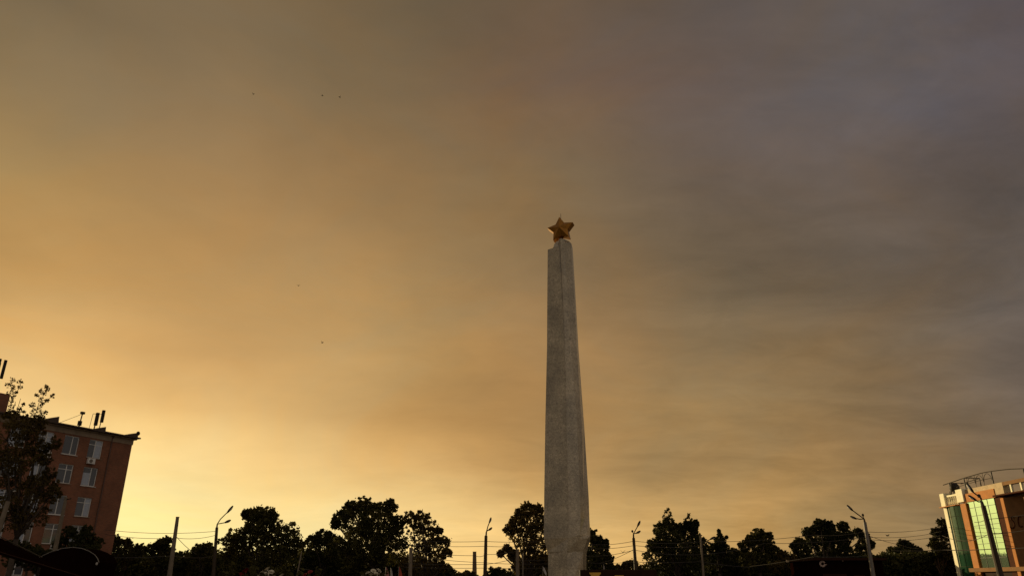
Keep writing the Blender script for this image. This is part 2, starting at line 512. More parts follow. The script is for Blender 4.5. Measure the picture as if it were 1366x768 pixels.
# roof equipment
def panel_antenna(x, y, h, lean, panels):
    b_ = bmesh.new()
    tube(b_, [(x, y, h0 + .15), (x + lean, y, h0 + h)], .07, 6)
    a = obj('antenna_mast', b_, 'metal', bb)
    for (px_, z0, z1, wd) in panels:
        obj('antenna_panel', nbox(x + px_ - wd / 2, x + px_ + wd / 2, y - .16, y + .1, h0 + z0, h0 + z1, bev=.02), 'metal', a)
    return a
a1 = panel_antenna(-4.55, .6, 1.9, .12, [(0.08, .8, 2.2, .30)])
t1 = panel_antenna(-6.35, .5, 1.85, .1, [(0.0, .45, .95, .34), (.08, 1.7, 1.95, .42)])
b_ = bmesh.new()
tube(b_, [(-8.8, .5, h0 + .2), (-6.3, .5, h0 + 1.7)], .02, 5)
obj('guy_wire', b_, 'metal', t1)
b_ = bmesh.new()
for x in (-3.95,):
    tube(b_, [(x, .6, h0 + .2), (x + .12, .6, h0 + 2.5)], .05, 6)
box(b_, -3.96, -3.70, .46, .7, h0 + 1.25, h0 + 2.6)
tube(b_, [(-5.1, .6, h0 + .3), (-5.0, .6, h0 + 2.0)], .025, 5); tube(b_, [(-5.0, .6, h0 + 2.0), (-3.8, .6, h0 + 2.15)], .025, 5)
obj('antenna_bracket', b_, 'metal', a1)
# small dish on the end of the eaves
b_ = bmesh.new()
tube(b_, [(.1, -.4, h0 + .1), (.15, -.4, h0 + .45)], .03, 6)
obj('dish_mount', b_, 'metal', bb)
ds = bmesh.new(); ellipsoid(ds, (.16, -.45, h0 + .62), (.24, .12, .24), seg=12)
obj('satellite_dish', ds, 'metal', bb, smooth=True)
# lattice mast further left on the roof
b_ = bmesh.new()
mx_, my_, mh = -15.6, 1.6, 5.2
for ox, oy in ((-.35, -.35), (.35, -.35), (.35, .35), (-.35, .35)):
    tube(b_, [(mx_ + ox, my_ + oy, h0 + .2), (mx_ + ox * .9, my_ + oy * .9, h0 + mh)], .06, 5)
for k in range(9):
    z = h0 + .5 + k * .52
    for (p, q) in (((-.35, -.35), (.35, -.35)), ((.35, -.35), (.35, .35)), ((.35, .35), (-.35, .35)), ((-.35, .35), (-.35, -.35))):
        tube(b_, [(mx_ + p[0], my_ + p[1], z), (mx_ + q[0], my_ + q[1], z + .5)], .03, 4)
lm = obj('lattice_mast', b_, 'metal', bb)
for dx in (-.55, 0, .55):
    obj('antenna_panel', nbox(mx_ + dx - .12, mx_ + dx + .12, my_ - .75, my_ - .6, h0 + 3.6, h0 + 5.5), 'metal', lm)
b_ = bmesh.new()
for k, xx in enumerate((-13.2, -12.8, -11.3, -10.9)):
    tube(b_, [(xx, 1.0, h0 + .2), (xx + .1, 1.0, h0 + 1.7 + .4 * (k % 2))], .025, 5)
obj('rod_aerial', b_, 'metal', bb)

# ------------------------------------------------------------------ modern building, right
rb = empty('glass_building', (54, 95.6, 0), 'modern building with green glass bays, orange pillars and an open steel frame on the roof', 'building', rotz=R(-90))
RL = 34.0
obj('wall', nbox(.02, RL, .9, 16, 0, 10.2), 'brownwall', rb)
obj('ground_floor', nbox(.3, 15.9, .12, .897, 0, 2.55), 'darkwood', rb)
obj('ledge', nbox(3.2, RL, -.35, .88, 2.62, 3.05, bev=.03), 'brownwall', rb)
obj('end_pier', nbox(0, .72, -.02, .88, 0, 10.12), 'cream', rb)
# dark curved green bay
def bay(x0, x1, z0, z1, bulge, nseg=10, base=.35):
    b_ = bmesh.new()
    ring = []
    for k in range(nseg + 1):
        t = k / nseg
        ring.append((x0 + (x1 - x0) * t, base - bulge * math.sin(math.pi * t), 0))
    ring += [(x1, .87, 0), (x0, .87, 0)]
    loft(b_, [[(p[0], p[1], z0) for p in ring], [(p[0], p[1], z1) for p in ring]])
    return b_
g1 = obj('dark_glass_bay', bay(.74, 3.86, .4, 10.1, .40, base=.08), 'darkglass', rb, smooth=False)
b_ = bmesh.new()
for k in range(1, 7):
    z = .4 + k * 1.42
    pts = [(.76 + 3.08 * t, .08 - .41 * math.sin(math.pi * t), z) for t in (i / 10 for i in range(11))]
    tube(b_, pts, .022, 4)
for t in (.33, .66):
    tube(b_, [(.74 + 3.12 * t, .08 - .405 * math.sin(math.pi * t), .4), (.74 + 3.12 * t, .08 - .405 * math.sin(math.pi * t), 10.1)], .022, 4)
obj('mullion', b_, 'mullion', g1)
obj('orange_pillar', nbox(3.92, 5.12, -.16, .88, 0, 10.22, bev=.04), 'orange', rb)
# pale glass bay
g2 = obj('pale_glass_bay', nbox(5.18, 10.28, .05, .87, 3.06, 10.3), 'greenglass', rb)
b_ = bmesh.new()
for k in range(1, 4):
    x = 5.18 + k * 1.275
    box(b_, x - .02, x + .02, .02, .047, 3.06, 10.3)
for z in (4.1, 5.6, 6.5, 7.6, 8.7, 9.6):
    box(b_, 5.2, 10.26, .024, .046, z - .022, z + .022)
obj('mullion', b_, 'mullion', g2)
obj('orange_band', nbox(5.16, 10.9, -.12, .86, 10.303, 11.25, bev=.02), 'orange', rb)
obj('red_brown_pilaster', nbox(10.32, 11.7, .10, .88, 0, 10.3, bev=.05), 'brownstrip', rb)
obj('orange_strip', nbox(11.73, 12.32, -.20, .87, 0, 10.12, bev=.05), 'orange', rb)
c36, s36 = math.cos(R(36)), math.sin(R(36))
def wp(u, off=0.0):
    """point on the sign wall, which turns away towards the street; off = outward"""
    return 12.36 + c36 * u + s36 * off, -.2 + s36 * u - c36 * off
b_ = bmesh.new()
e1 = wp(0), wp(9.0), (wp(9.0)[0], 5.6), (12.36, .87)
loft(b_, [[(x, y, .02) for x, y in e1], [(x, y, 10.12) for x, y in e1]])
w1 = obj('sign_wall', b_, 'brownwall', rb)
def stroke(pts, r):
    return ntube([(*wp(x, .05), z) for x, z in pts], r, 6)
def smooth_pts(P, n=6):
    out = []
    for i in range(len(P) - 1):
        p0, p1, p2, p3 = P[max(i - 1, 0)], P[i], P[i + 1], P[min(i + 2, len(P) - 1)]
        for k in range(n):
            t = k / n
            out.append(tuple(.5 * (2 * p1[d] + (p2[d] - p0[d]) * t + (2 * p0[d] - 5 * p1[d] + 4 * p2[d] - p3[d]) * t * t
                       + (3 * p1[d] - p0[d] - 3 * p2[d] + p3[d]) * t ** 3) for d in (0, 1)))
    return out + [P[-1]]
S_ = [(.62, 7.95), (.5, 8.12), (.33, 8.05), (.3, 7.8), (.45, 7.55), (.5, 7.25), (.35, 6.98), (.1, 6.92), (.02, 7.1)]
C_ = [(1.25, 8.0), (1.15, 8.12), (1.02, 7.95), (.92, 7.55), (.93, 7.15), (1.05, 7.0), (1.25, 7.1)]
T_ = [(1.75, 8.15), (1.62, 7.7), (1.55, 7.2), (1.65, 7.0), (1.85, 7.1)]
for P in (S_, C_, T_):
    obj('letter', stroke(smooth_pts(P), .06), 'brownstrip', w1, smooth=True)
# eaves and parapet
obj('cornice', nbox(10.93, 22, -.45, .86, 10.33, 10.5, bev=.03), 'brownstrip', rb)
obj('white_block', nbox(0, .95, -.2, 1.0, 10.23, 11.8, bev=.03), 'cream', rb)
obj('white_block', nbox(3.75, 5.13, -.3, .9, 10.4, 11.88, bev=.03), 'cream', rb)
obj('end_cap', nbox(-.05, 3.5, -.5, 1.0, 10.13, 10.22), 'orange', rb)
obj('parapet', nbox(5.17, 10.9, .1, .6, 11.26, 11.78, bev=.02), 'beige', rb)
obj('grey_block', nbox(10.93, 12.5, -.05, .8, 10.53, 11.76, bev=.03), 'beige', rb)
obj('roof_slab', nbox(.1, RL, 1.02, 16, 10.23, 10.4), 'concrete', rb)
obj('roof_wall', nbox(5.2, RL, 5.5, 15, 10.41, 11.5), 'beige', rb)
obj('terrace_beam', nbox(12.53, 24, -.05, .5, 11.38, 11.75), 'brownwall', rb)
obj('terrace_back_wall', nbox(12.53, 24, 2.4, 2.7, 10.41, 11.6), 'darkwood', rb)
b_ = bmesh.new()
for k in range(6):
    x = 13.6 + k * 1.7
    box(b_, x, x + .22, .0, .22, 10.53, 11.377)
obj('terrace_post', b_, 'cream', rb)
# balustrade between the two white blocks
b_ = bmesh.new()
box(b_, .97, 3.53, .0, .16, 11.3, 11.5)
for k in range(6):
    x = 1.15 + k * .42
    tube(b_, [(x, .08, 10.23), (x, .08, 10.6), (x, .08, 10.9), (x, .08, 11.3)], [.06, .12, .06, .08], 8)
obj('balustrade', b_, 'cream', rb)
# steel frame on the roof
b_ = bmesh.new()
top = lambda x: float(np.interp(x, [0, 4.4, 8, 10, 13, 15.5], [12.95, 13.2, 13.32, 13.27, 13.08, 12.8]))
for x in (1.2, 4.45, 9.9, 15.4):
    tube(b_, [(x, .7, 10.4), (x, .7, top(x))], .07, 6)
tube(b_, [(x, .7, top(x)) for x in np.linspace(-.2, 15.5, 22)], .055, 6)
tube(b_, [(x, .7, top(x) - .75) for x in np.linspace(1.2, 9.9, 10)], .03, 5)
tube(b_, [(.4, 2.6, top(1)), (4.45, 2.6, top(4))], .045, 6)
for x in (1.2, 4.45):
    tube(b_, [(x, .7, top(x)), (x, 2.6, top(x))], .045, 5)
    tube(b_, [(x, 2.6, 10.4), (x, 2.6, top(x))], .06, 6)
fr_ = obj('roof_frame', b_, 'metal', rb)
b_ = bmesh.new()
for x0 in (5.0, 6.6, 8.2):
    tube(b_, [(x0 + .8 - .75 * math.cos(t), .7, 12.3 + .85 * math.sin(t)) for t in np.linspace(0, math.pi, 9)], .03, 5)
    tube(b_, [(x0, .7, 11.4), (x0, .7, top(x0))], .025, 5)
obj('arch_ornament', b_, 'metal', fr_)
# dark round water tank on the roof
tk = bmesh.new()
ellipsoid(tk, (1.75, .9, 12.4), (.58, .58, .6), seg=16)
tank = obj('water_tank', tk, 'metal', rb, smooth=True)
b_ = bmesh.new()
for dx, dy in ((-.4, -.4), (.4, -.4), (.4, .4), (-.4, .4)):
    tube(b_, [(1.7 + dx * 1.3, .9 + dy * 1.3, 10.4), (1.7 + dx, .9 + dy, 12.0)], .05, 5)
obj('tank_stand', b_, 'metal', tank)

# ------------------------------------------------------------------ trees
def leaf_mesh(cent, size, flat=0.0):
    n = len(cent)
    d1 = rng.normal(size=(n, 3)); d1 /= np.linalg.norm(d1, axis=1)[:, None]
    r2 = rng.normal(size=(n, 3))
    d2 = np.cross(d1, r2); d2 /= np.linalg.norm(d2, axis=1)[:, None]
    s = (size * rng.uniform(.65, 1.35, n))[:, None]
    d3 = np.cross(d1, d2)
    V = np.empty((n, 4, 3))
    V[:, 0] = cent - d1 * s
    V[:, 1] = cent + d2 * s * .55 + d3 * s * .15
    V[:, 2] = cent + d1 * s
    V[:, 3] = cent - d2 * s * .55 + d3 * s * .15
    return V.reshape(-1, 3)

def mesh_quads(name, V, m, parent):
    n = len(V) // 4
    me = bpy.data.meshes.new(name)
    me.vertices.add(len(V)); me.vertices.foreach_set('co', V.astype(np.float32).ravel())
    me.loops.add(len(V)); me.loops.foreach_set('vertex_index', np.arange(len(V), dtype=np.int32))
    me.polygons.add(n)
    me.polygons.foreach_set('loop_start', np.arange(0, 4 * n, 4, dtype=np.int32))
    me.update(calc_edges=True)
    me.validate()
    me.materials.append(M[m])
    o = bpy.data.objects.new(name, me); col.objects.link(o); o.parent = parent
    return o

def rand_ball(n):
    v = rng.normal(size=(n, 3)); v /= np.linalg.norm(v, axis=1)[:, None]
    return v * (rng.uniform(0, 1, n) ** (1 / 3))[:, None]

def tree(name, label, cat, Y, trunk_px, lobes, leaf=.26, dens=1.0, core=1.0, m='leaf', trunk_r=.28, group=None, sub=(.11, .28)):
    leaf = leaf * .7
    """lobes: (px, py, radius_px[, depth offset m]) crown masses, measured on the photo and given real size at distance Y"""
    base = at(trunk_px, 768, Y); base.z = 0
    root = empty(name, base, label, cat, group)
    Ls = []
    for l in lobes:
        px, py, rp = l[:3]
        dy = l[3] if len(l) > 3 else rng.uniform(-1, 1) * rp * mpp(px, py, Y) * .7
        c = at(px, py, Y + dy) - base
        Ls.append((np.array(c), rp * mpp(px, py, Y), l[4] if len(l) > 4 else 1.0))
    for c, r, ld in list(Ls):          # small tufts breaking the outline of every big crown mass
        if ld == 1.0 and r > .45:
            for _ in range(5):
                v = rng.normal(size=3); v /= np.linalg.norm(v); v[2] = abs(v[2]) * .8 - .1
                Ls.append((c + v * r * rng.uniform(.85, 1.12), r * rng.uniform(.2, .36), .7))
        if ld == 1.0 and r > .45:      # and bare-ish sprigs poking out of it
            for _ in range(6):
                v = rng.normal(size=3); v /= np.linalg.norm(v); v[2] = abs(v[2]) * .9
                Ls.append((c + v * r * rng.uniform(1.0, 1.17), min(.35, r * .14), .4))
    zmin = min(c[2] - r for c, r, _ in Ls)
    bm = bmesh.new()
    ztop = max(1.2, np.mean([c[2] for c, r, _ in Ls]) * .75)
    fork = Vector((0, 0, min(ztop, max(1.0, zmin * .9 + .4))))
    tube(bm, [(0, 0, -.1), (0.04, 0, fork.z * .5), fork], [trunk_r * 1.35, trunk_r, trunk_r * .85], 8)
    pts = []
    for c, r, ld in Ls:
        cv = Vector(c)
        if ld < .6:      # a sprig: its twig springs from the next lower sprig or crown mass
            low_ = [Vector(q) for q, _r, _d in Ls if q[2] < c[2] - .12]
            nb = min(low_, key=lambda q: (q - cv).length) if low_ else fork
            tube(bm, [nb, nb.lerp(cv, .5), cv], [.022, .017, .01], 5)
            pts.append(c + rand_ball(22) * r)
            continue
        mid = fork.lerp(cv, .5) + Vector((rng.uniform(-.3, .3), rng.uniform(-.3, .3), r * .1))
        if ld < 1:       # a tuft: thin branch out of the nearest big mass
            src = min((Vector(q) for q, _r, d_ in Ls if d_ == 1.0), key=lambda q: (q - cv).length)
            tube(bm, [src, src.lerp(cv, .6) + Vector((0, 0, .05 * r)), cv], [trunk_r * .15, trunk_r * .1, trunk_r * .05], 5)
        else:
            tube(bm, [fork, mid, cv], [trunk_r * .55, trunk_r * .35, trunk_r * .16], 6)
        k = int(max(6, 44 * dens)) if ld == 1 else 9
        dirs = rand_ball(k)
        nrm = np.linalg.norm(dirs, axis=1)
        rad = r * np.clip(.45 + .6 * nrm, .3, 1.0)
        off = dirs / nrm[:, None] * rad[:, None] * np.array([1, 1, .92])
        for j in range(k):
            rs = r * rng.uniform(*sub)
            p = c + off[j] * (1 - .35 * rs / r)
            nl = int((1.75 * (rs / leaf) ** 2 * dens + 8) * ld) + 2
            pts.append(p + rand_ball(nl) * rs * np.array([1, 1, .8]))
            if j % 3 == 0:
                tube(bm, [cv, cv.lerp(Vector(p), .55) + Vector((0, 0, .1 * r)), Vector(p)], [trunk_r * .14, trunk_r * .09, trunk_r * .04], 5)
            # a few stray leaves sprigging out of the outline
            ns = max(2, nl // 6)
            pts.append(p + rand_ball(ns) * rs * rng.uniform(1.5, 2.6))
        if core > 0 and ld == 1:
            nc = int(1.9 * core * (r / leaf) ** 2)
            pts.append(c + rand_ball(nc) * r * .74)
    obj('trunk', bm, 'bark', root, smooth=True)
    P = np.concatenate(pts)
    P = P[P[:, 2] > .15]
    mesh_quads('crown', leaf_mesh(P, leaf), m, root)
    return root

# left tree in front of the brick building, with two thin shoots rising past the roof
tree('leafy_tree', 'tall dark leafy tree with two thin shoots in front of the brick building', 'tree', 46, 10,
     [(10, 588, 30), (36, 578, 20), (2, 625, 30), (28, 615, 22), (55, 650, 20), (30, 660, 30), (8, 690, 26), (68, 660, 12), (40, 690, 22), (48, 600, 15), (66, 630, 9),
      (20, 560, 14), (50, 566, 12), (72, 590, 9), (60, 612, 9),
      (17, 506.5, 4.5, 0, .4), (27, 509, 3.5, 0, .4), (11, 513, 4, 0, .4), (16.5, 516.5, 4.5, 0, .4), (27, 516, 3, 0, .4), (13, 523, 4.5, 0, .4), (20, 525, 4, 0, .4), (15.5, 532, 4.5, 0, .4), (15, 539, 5, 0, .4), (14.6, 546, 6, 0, .4), (26, 545, 3, 0, .4), (31, 540, 2.5, 0, .4), (62, 515, 3, 0, .4), (64, 518.5, 3, 0, .4), (55, 521.5, 3, 0, .4), (59, 524, 4, 0, .4), (70, 527.5, 3, 0, .4), (49, 527, 3, 0, .4), (55.6, 533, 4.5, 0, .4), (63, 534, 2.5, 0, .4), (43, 540, 4, 0, .4), (56.5, 539, 3.5, 0, .4), (53, 545, 4, 0, .4), (44.7, 549, 4.5, 0, .4), (54, 551, 4.5, 0, .4), (61, 550, 2.5, 0, .4), (46.5, 556, 5, 0, .4), (55, 557, 5, 0, .4)],
     leaf=.115, dens=.6, core=.55, m='leafb', trunk_r=.16)

tree('small_tree', 'low dark bushy tree at the foot of the brick building', 'tree', 62, 108,
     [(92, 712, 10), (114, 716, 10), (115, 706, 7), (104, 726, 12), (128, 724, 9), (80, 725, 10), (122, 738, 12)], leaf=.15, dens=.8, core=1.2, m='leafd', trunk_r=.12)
tree('bush', 'low dark bush between the sloping awning and the brick building', 'bush', 60, 34,
     [(16, 728, 10), (30, 733, 11), (46, 738, 11), (60, 742, 10), (38, 748, 14), (20, 745, 14), (70, 746, 8), (52, 752, 12)], leaf=.15, dens=.8, core=1.3, m='leafd', trunk_r=.1)
tree('small_tree', 'small dark tree right beside the corner of the brick building', 'tree', 96, 160,
     [(152, 722, 9), (166, 728, 10), (148, 738, 13), (176, 740, 14), (160, 752, 18), (186, 733, 8)], leaf=.22, m='leafd')
tree('small_tree', 'small pointed dark tree left of the bare concrete pole', 'tree', 98, 210,
     [(222, 722, 7), (214, 727, 9), (205, 735, 12), (220, 740, 14), (208, 755, 18), (232, 750, 12)], leaf=.22, m='leafd')
tree('small_tree', 'low dark tree between the bare pole and the leftmost double street lamp', 'tree', 100, 266,
     [(266, 734, 9), (276, 731, 8), (256, 742, 10), (280, 742, 12), (262, 756, 17), (244, 756, 12)], leaf=.22, m='leaf')
tree('broad_tree', 'broad dark tree with a rounded tufted crest beside the leftmost double street lamp', 'tree', 92, 345,
     [(343, 688, 13), (357, 690, 14), (330, 686, 7), (352, 704, 22), (325, 716, 19), (378, 716, 20), (310, 728, 16), (392, 728, 13), (345, 738, 32), (375, 748, 24), (312, 752, 22)],
     leaf=.24, core=1.4)
tree('small_tree', 'dark rounded tree between the tufted broad tree and the tallest tree', 'tree', 100, 430,
     [(432, 716, 10), (418, 722, 9), (445, 722, 11), (428, 738, 20), (412, 748, 14), (450, 750, 18)], leaf=.24, core=1.4, m='leafd')
tree('broad_tree', 'tallest widest dark tree of the row left of the obelisk', 'tree', 95, 505,
     [(470, 678, 12), (487, 676, 13), (505, 680, 12), (520, 677, 11), (455, 690, 11), (448, 698, 7), (475, 698, 22), (505, 702, 24), (528, 700, 14), (490, 728, 30), (465, 738, 26), (520, 735, 26)],
     leaf=.25, core=1.5, m='leaf', trunk_r=.4)
tree('airy_tree', 'open crowned tree with sky gaps on the right of the tallest tree', 'tree', 93, 572,
     [(548, 694, 12), (562, 692, 11), (572, 704, 12), (556, 712, 14), (584, 714, 10), (592, 724, 9), (574, 728, 13), (596, 738, 7), (584, 742, 9), (560, 736, 12), (590, 756, 8), (566, 760, 17), (545, 756, 14)],
     leaf=.21, dens=.7, core=.2, m='leafb')
tree('distant_tree', 'tiny rounded tree far off beside the tapered chimney', 'tree', 190, 618,
     [(614, 767, 5), (622, 765, 5), (630, 766, 4), (606, 771, 5), (620, 772, 8), (636, 771, 5)], leaf=.3, m='leafb')
tree('bush', 'low bush at the foot of the street lamp left of the obelisk', 'bush', 88, 658,
     [(656, 765, 8), (665, 763, 7), (676, 766, 8), (648, 770, 6), (662, 773, 12)], leaf=.17, m='leafd', trunk_r=.08)
tree('broad_tree', 'ragged dark tree partly hidden behind the left side of the obelisk', 'tree', 90, 706,
     [(704, 678, 9), (716, 680, 9), (694, 688, 10), (712, 694, 16), (688, 700, 11), (680, 707, 8), (726, 700, 14), (700, 716, 20), (676, 732, 6), (684, 740, 8), (668, 738, 5), (722, 730, 20), (704, 748, 20), (692, 755, 8), (732, 755, 18), (740, 695, 16)],
     leaf=.22, dens=.85, core=.9, m='leafb')
tree('narrow_tree', 'dark sloping tree emerging from behind the right side of the obelisk', 'tree', 92, 792,
     [(790, 716, 10), (797, 724, 9), (804, 730, 8), (808, 722, 4), (795, 738, 15), (810, 744, 8), (800, 756, 16), (780, 745, 14), (815, 756, 6)], leaf=.22, m='leafd', core=1.4)
tree('distant_tree', 'small distant tree low behind the street lamp right of the obelisk', 'tree', 150, 838,
     [(836, 754, 6), (845, 752, 6), (826, 759, 6), (856, 759, 6), (838, 766, 10), (864, 764, 6)], leaf=.3, m='leafb')
tree('broad_tree', 'twin topped dark tree with wispy upper twigs right of the obelisk', 'tree', 94, 905,
     [(889, 695, 4.5), (884, 702, 7), (895, 702, 7), (876, 708, 4.5), (917, 699, 5), (924, 704, 7), (888, 683, 2.6, 0, .4), (891, 679, 2.2, 0, .4), (894, 685, 2.6, 0, .4), (886, 689, 3, 0, .4), (892, 689, 3, 0, .4), (897, 693, 2.6, 0, .4), (880, 697, 2.6, 0, .4), (874, 701, 2.4, 0, .4), (918, 690, 2.6, 0, .4), (914, 693, 2.6, 0, .4), (922, 693, 2.4, 0, .4), (919, 686, 1.8, 0, .4), (929, 695, 2.4, 0, .4), (909, 698, 2.4, 0, .4), (931, 699, 2.2, 0, .4), (908, 706, 8), (928, 697, 4), (890, 718, 16), (918, 718, 16), (874, 728, 11), (905, 738, 26), (880, 748, 20), (935, 728, 12), (932, 750, 20)],
     leaf=.23, m='leafd', core=1.3)
tree('conifer_tree', 'small spire topped tree just right of the twin topped tree', 'tree', 98, 961,
     [(959, 708, 2.2, 0), (960, 713, 3, 0), (964, 718, 3.5, 0), (956, 719, 3.5, 0), (969, 716, 2), (960, 726, 7), (952, 732, 8), (966, 734, 9), (958, 746, 15), (975, 752, 13)], leaf=.19, m='leafd', core=1.4)
tree('small_tree', 'low rounded tree between the spire topped tree and the dome shaped tree', 'tree', 101, 985,
     [(978, 738, 7), (986, 742, 8), (994, 740, 6), (984, 756, 14)], leaf=.22, m='leaf', core=1.3)
tree('small_tree', 'dome shaped olive tree standing alone in the middle of the right row', 'tree', 95, 1014,
     [(1012, 713, 9), (1022, 718, 9), (1002, 720, 8), (994, 728, 8), (1012, 726, 12), (1026, 730, 9), (1034, 738, 9), (1015, 745, 18), (1000, 750, 14)], leaf=.22, dens=.9, core=.9)
tree('bush', 'low yellowish bush between the dome shaped tree and the lumpy tree', 'bush', 92, 1050,
     [(1046, 742, 7), (1058, 746, 7), (1050, 756, 13), (1036, 756, 9), (1066, 758, 10)], leaf=.18, m='leafb', core=1.3, trunk_r=.1)
tree('broad_tree', 'lumpy dark tree with several rounded tops left of the rightmost roadside lamp', 'tree', 93, 1098,
     [(1094, 699, 7), (1103, 704, 10), (1088, 706, 7), (1078, 710, 7), (1110, 712, 9), (1100, 718, 12), (1066, 724, 7), (1059, 728, 5), (1080, 724, 9), (1120, 724, 12), (1098, 732, 14), (1128, 736, 12), (1124, 702, 7), (1130, 714, 8), (1144, 710, 6), (1152, 716, 7), (1160, 726, 6), (1150, 732, 10), (1070, 735, 9), (1110, 752, 20), (1078, 752, 16), (1142, 752, 16)],
     leaf=.22, m='leafd', core=1.3)
tree('small_tree', 'low spreading tree between the lumpy tree and the glass building', 'tree', 118, 1205,
     [(1204, 726, 7), (1212, 728, 6), (1192, 735, 7), (1222, 736, 8), (1200, 740, 12), (1232, 742, 7), (1178, 744, 9), (1210, 755, 18), (1182, 758, 14), (1236, 757, 12)], leaf=.22, m='leafd', core=1.4)
tree('tall_tree', 'tall dark tree just left of the green glass bay', 'tree', 104, 1256,
     [(1257, 697, 6), (1262, 702, 8), (1250, 710, 7), (1258, 716, 12), (1246, 722, 5), (1250, 732, 10), (1262, 736, 14), (1245, 742, 6), (1255, 754, 15)], leaf=.22, m='leafd', core=1.4)

# low dark shrubbery that reads as one mass under the trees
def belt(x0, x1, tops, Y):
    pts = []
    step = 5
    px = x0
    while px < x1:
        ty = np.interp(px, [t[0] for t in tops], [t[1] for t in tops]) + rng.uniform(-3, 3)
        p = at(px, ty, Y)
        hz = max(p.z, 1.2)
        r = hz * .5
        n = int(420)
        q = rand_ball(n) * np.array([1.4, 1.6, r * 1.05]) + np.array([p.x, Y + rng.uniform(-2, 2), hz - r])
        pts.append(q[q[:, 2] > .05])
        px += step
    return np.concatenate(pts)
for lab, (x0, x1, tops) in (('dark unbroken shrubbery under the trees left of the obelisk', (-60, 602, [(-60, 740), (150, 738), (300, 735), (420, 732), (560, 742), (602, 758)])),
                     ('dark unbroken shrubbery under the trees right of the obelisk', (866, 1300, [(866, 758), (900, 740), (960, 736), (1040, 740), (1180, 738), (1300, 734)])),
                     ('dark shrubbery between the obelisk and the airy tree gap', (684, 822, [(684, 764), (700, 750), (800, 750), (822, 762)]))):
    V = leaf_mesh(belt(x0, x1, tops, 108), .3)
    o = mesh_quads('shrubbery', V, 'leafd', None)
    tag(o, lab, 'shrubbery', kind='stuff')

# ------------------------------------------------------------------ lamps, poles, wires
ZG = 0.0
def ground_pt(p_low, p_top):
    """continue a pole line down to the ground"""
    d = p_low - p_top
    k = (ZG - p_top.z) / d.z
    return p_top + d * k

def street_lamp(label, Y, low, neck, r, arms, knob=None, m='poledark', lampm='metal', tip=None):
    pl, pn = at(*low, Y), at(*neck, Y)
    g = ground_pt(pl, pn)
    root = empty('street_lamp', g, label, 'street lamp', 'street lamps along the road')
    rel = lambda q: at(*q, Y) - g
    H = (pn - g)
    obj('pole', ntube([(0, 0, 0), H * .03, H * .031, H * .5, H], [r * 1.7, r * 1.7, r * 1.3, r * 1.1, r * .9], 10), m, root, smooth=False)
    j = rel(tip) if tip else H
    ext = bmesh.new()
    if tip:
        tube(ext, [H, j], [r * .55, r * .45], 8)
        obj('pole_top', ext, lampm, root)
    else:
        ext.free()
    for pts, h0_, h1_, hw in arms:
        P = [j] + [rel(p) for p in pts]
        ar = obj('arm', ntube(P, [.05] * len(P), 6), lampm, root)
        a, b = rel(h0_), rel(h1_)
        d = b - a; ln = d.length
        q = d.to_track_quat('X', 'Z').to_matrix().to_4x4()
        hb = bmesh.new()
        # cobra head: tapered housing
        pr = [(0, .35), (.12, .75), (.35, 1.0), (.65, 1.0), (.88, .75), (1.0, .3)]
        rings = []
        for t, s in pr:
            rings.append([q.to_3x3() @ Vector((t * ln, math.cos(w) * hw * s, math.sin(w) * hw * .62 * s)) + a for w in (2 * math.pi * k / 10 for k in range(10))])
        loft(hb, rings)
        hd = obj('lamp_head', hb, lampm, ar, smooth=True)
        lb = bmesh.new()
        ellipsoid(lb, a + d * .55 + q.to_3x3() @ Vector((0, 0, -hw * .42)), (ln * .3, hw * .7, hw * .35), q, 10)
        obj('lens', lb, 'lens', hd, smooth=True)
    if knob:
        kb = bmesh.new(); ellipsoid(kb, rel(knob), (r * .7, r * .7, r * .8), seg=8)
        tube(kb, [j, rel(knob)], .03, 5)
        obj('photocell', kb, lampm, root)
    return root

street_lamp('leftmost double armed street lamp, heads pointing right beside the tufted broad tree', 80, (284.5, 768), (289.3, 703), .16,
            [([(294, 692), (303, 683)], (302.5, 684), (311, 674), .19), ([(295, 697.5), (300, 696.5)], (299.5, 696.8), (308, 693), .19)], tip=(289.8, 698.5))
street_lamp('double armed street lamp standing in the sky gap left of the obelisk', 80, (647, 768), (648.3, 714), .17,
            [([(651, 701), (652.8, 696.5)], (652.4, 697.5), (655.2, 689.5), .17), ([(651, 706.5), (652, 706)], (651.3, 707), (656.6, 703), .17)], tip=(648.8, 709))
street_lamp('double armed street lamp in the sky gap right of the obelisk', 80, (848.8, 768), (845.2, 717), .16,
            [([(848, 706), (850.6, 701.5)], (850.2, 702), (854, 694), .17), ([(847, 711), (849, 710.3)], (848.5, 711), (854.5, 707.5), .17)], knob=(843.5, 708), tip=(845.0, 711.5))
street_lamp('double armed street lamp with heads pointing left before the lumpy tree', 72, (1165, 768), (1153.5, 696), .17,
            [([(1145, 686), (1137, 680)], (1138, 681), (1129.5, 673), .16), ([(1147, 692), (1142, 691)], (1143, 691.8), (1134, 688), .16)], knob=(1151, 686.5), tip=(1152.6, 691.5), m='grey')
street_lamp('thick dark street lamp rising in front of the pale glass bay', 60, (1335, 768), (1311.5, 674), .19,
            [([(1309, 664), (1298, 656)], (1299, 657), (1288.5, 643), .15), ([(1306, 669), (1302, 667)], (1303, 667.5), (1291.5, 660), .15)], knob=(1306, 661), tip=(1309.5, 668))
street_lamp('slim single armed street lamp against the spire topped tree', 80, (938.5, 768), (934.5, 714), .10,
            [([(940, 723), (948, 718.5)], (947, 719.2), (953.5, 715.3), .17)], m='concrete', tip=(935.2, 725))
# lamp by the left tree
street_lamp('nearest street lamp with pale glass lens in front of the left leafy tree', 30, (-22, 768), (11, 668), .09,
            [([(13, 660), (16, 655)], (15, 654.5), (22, 652), .09)], m='concrete')

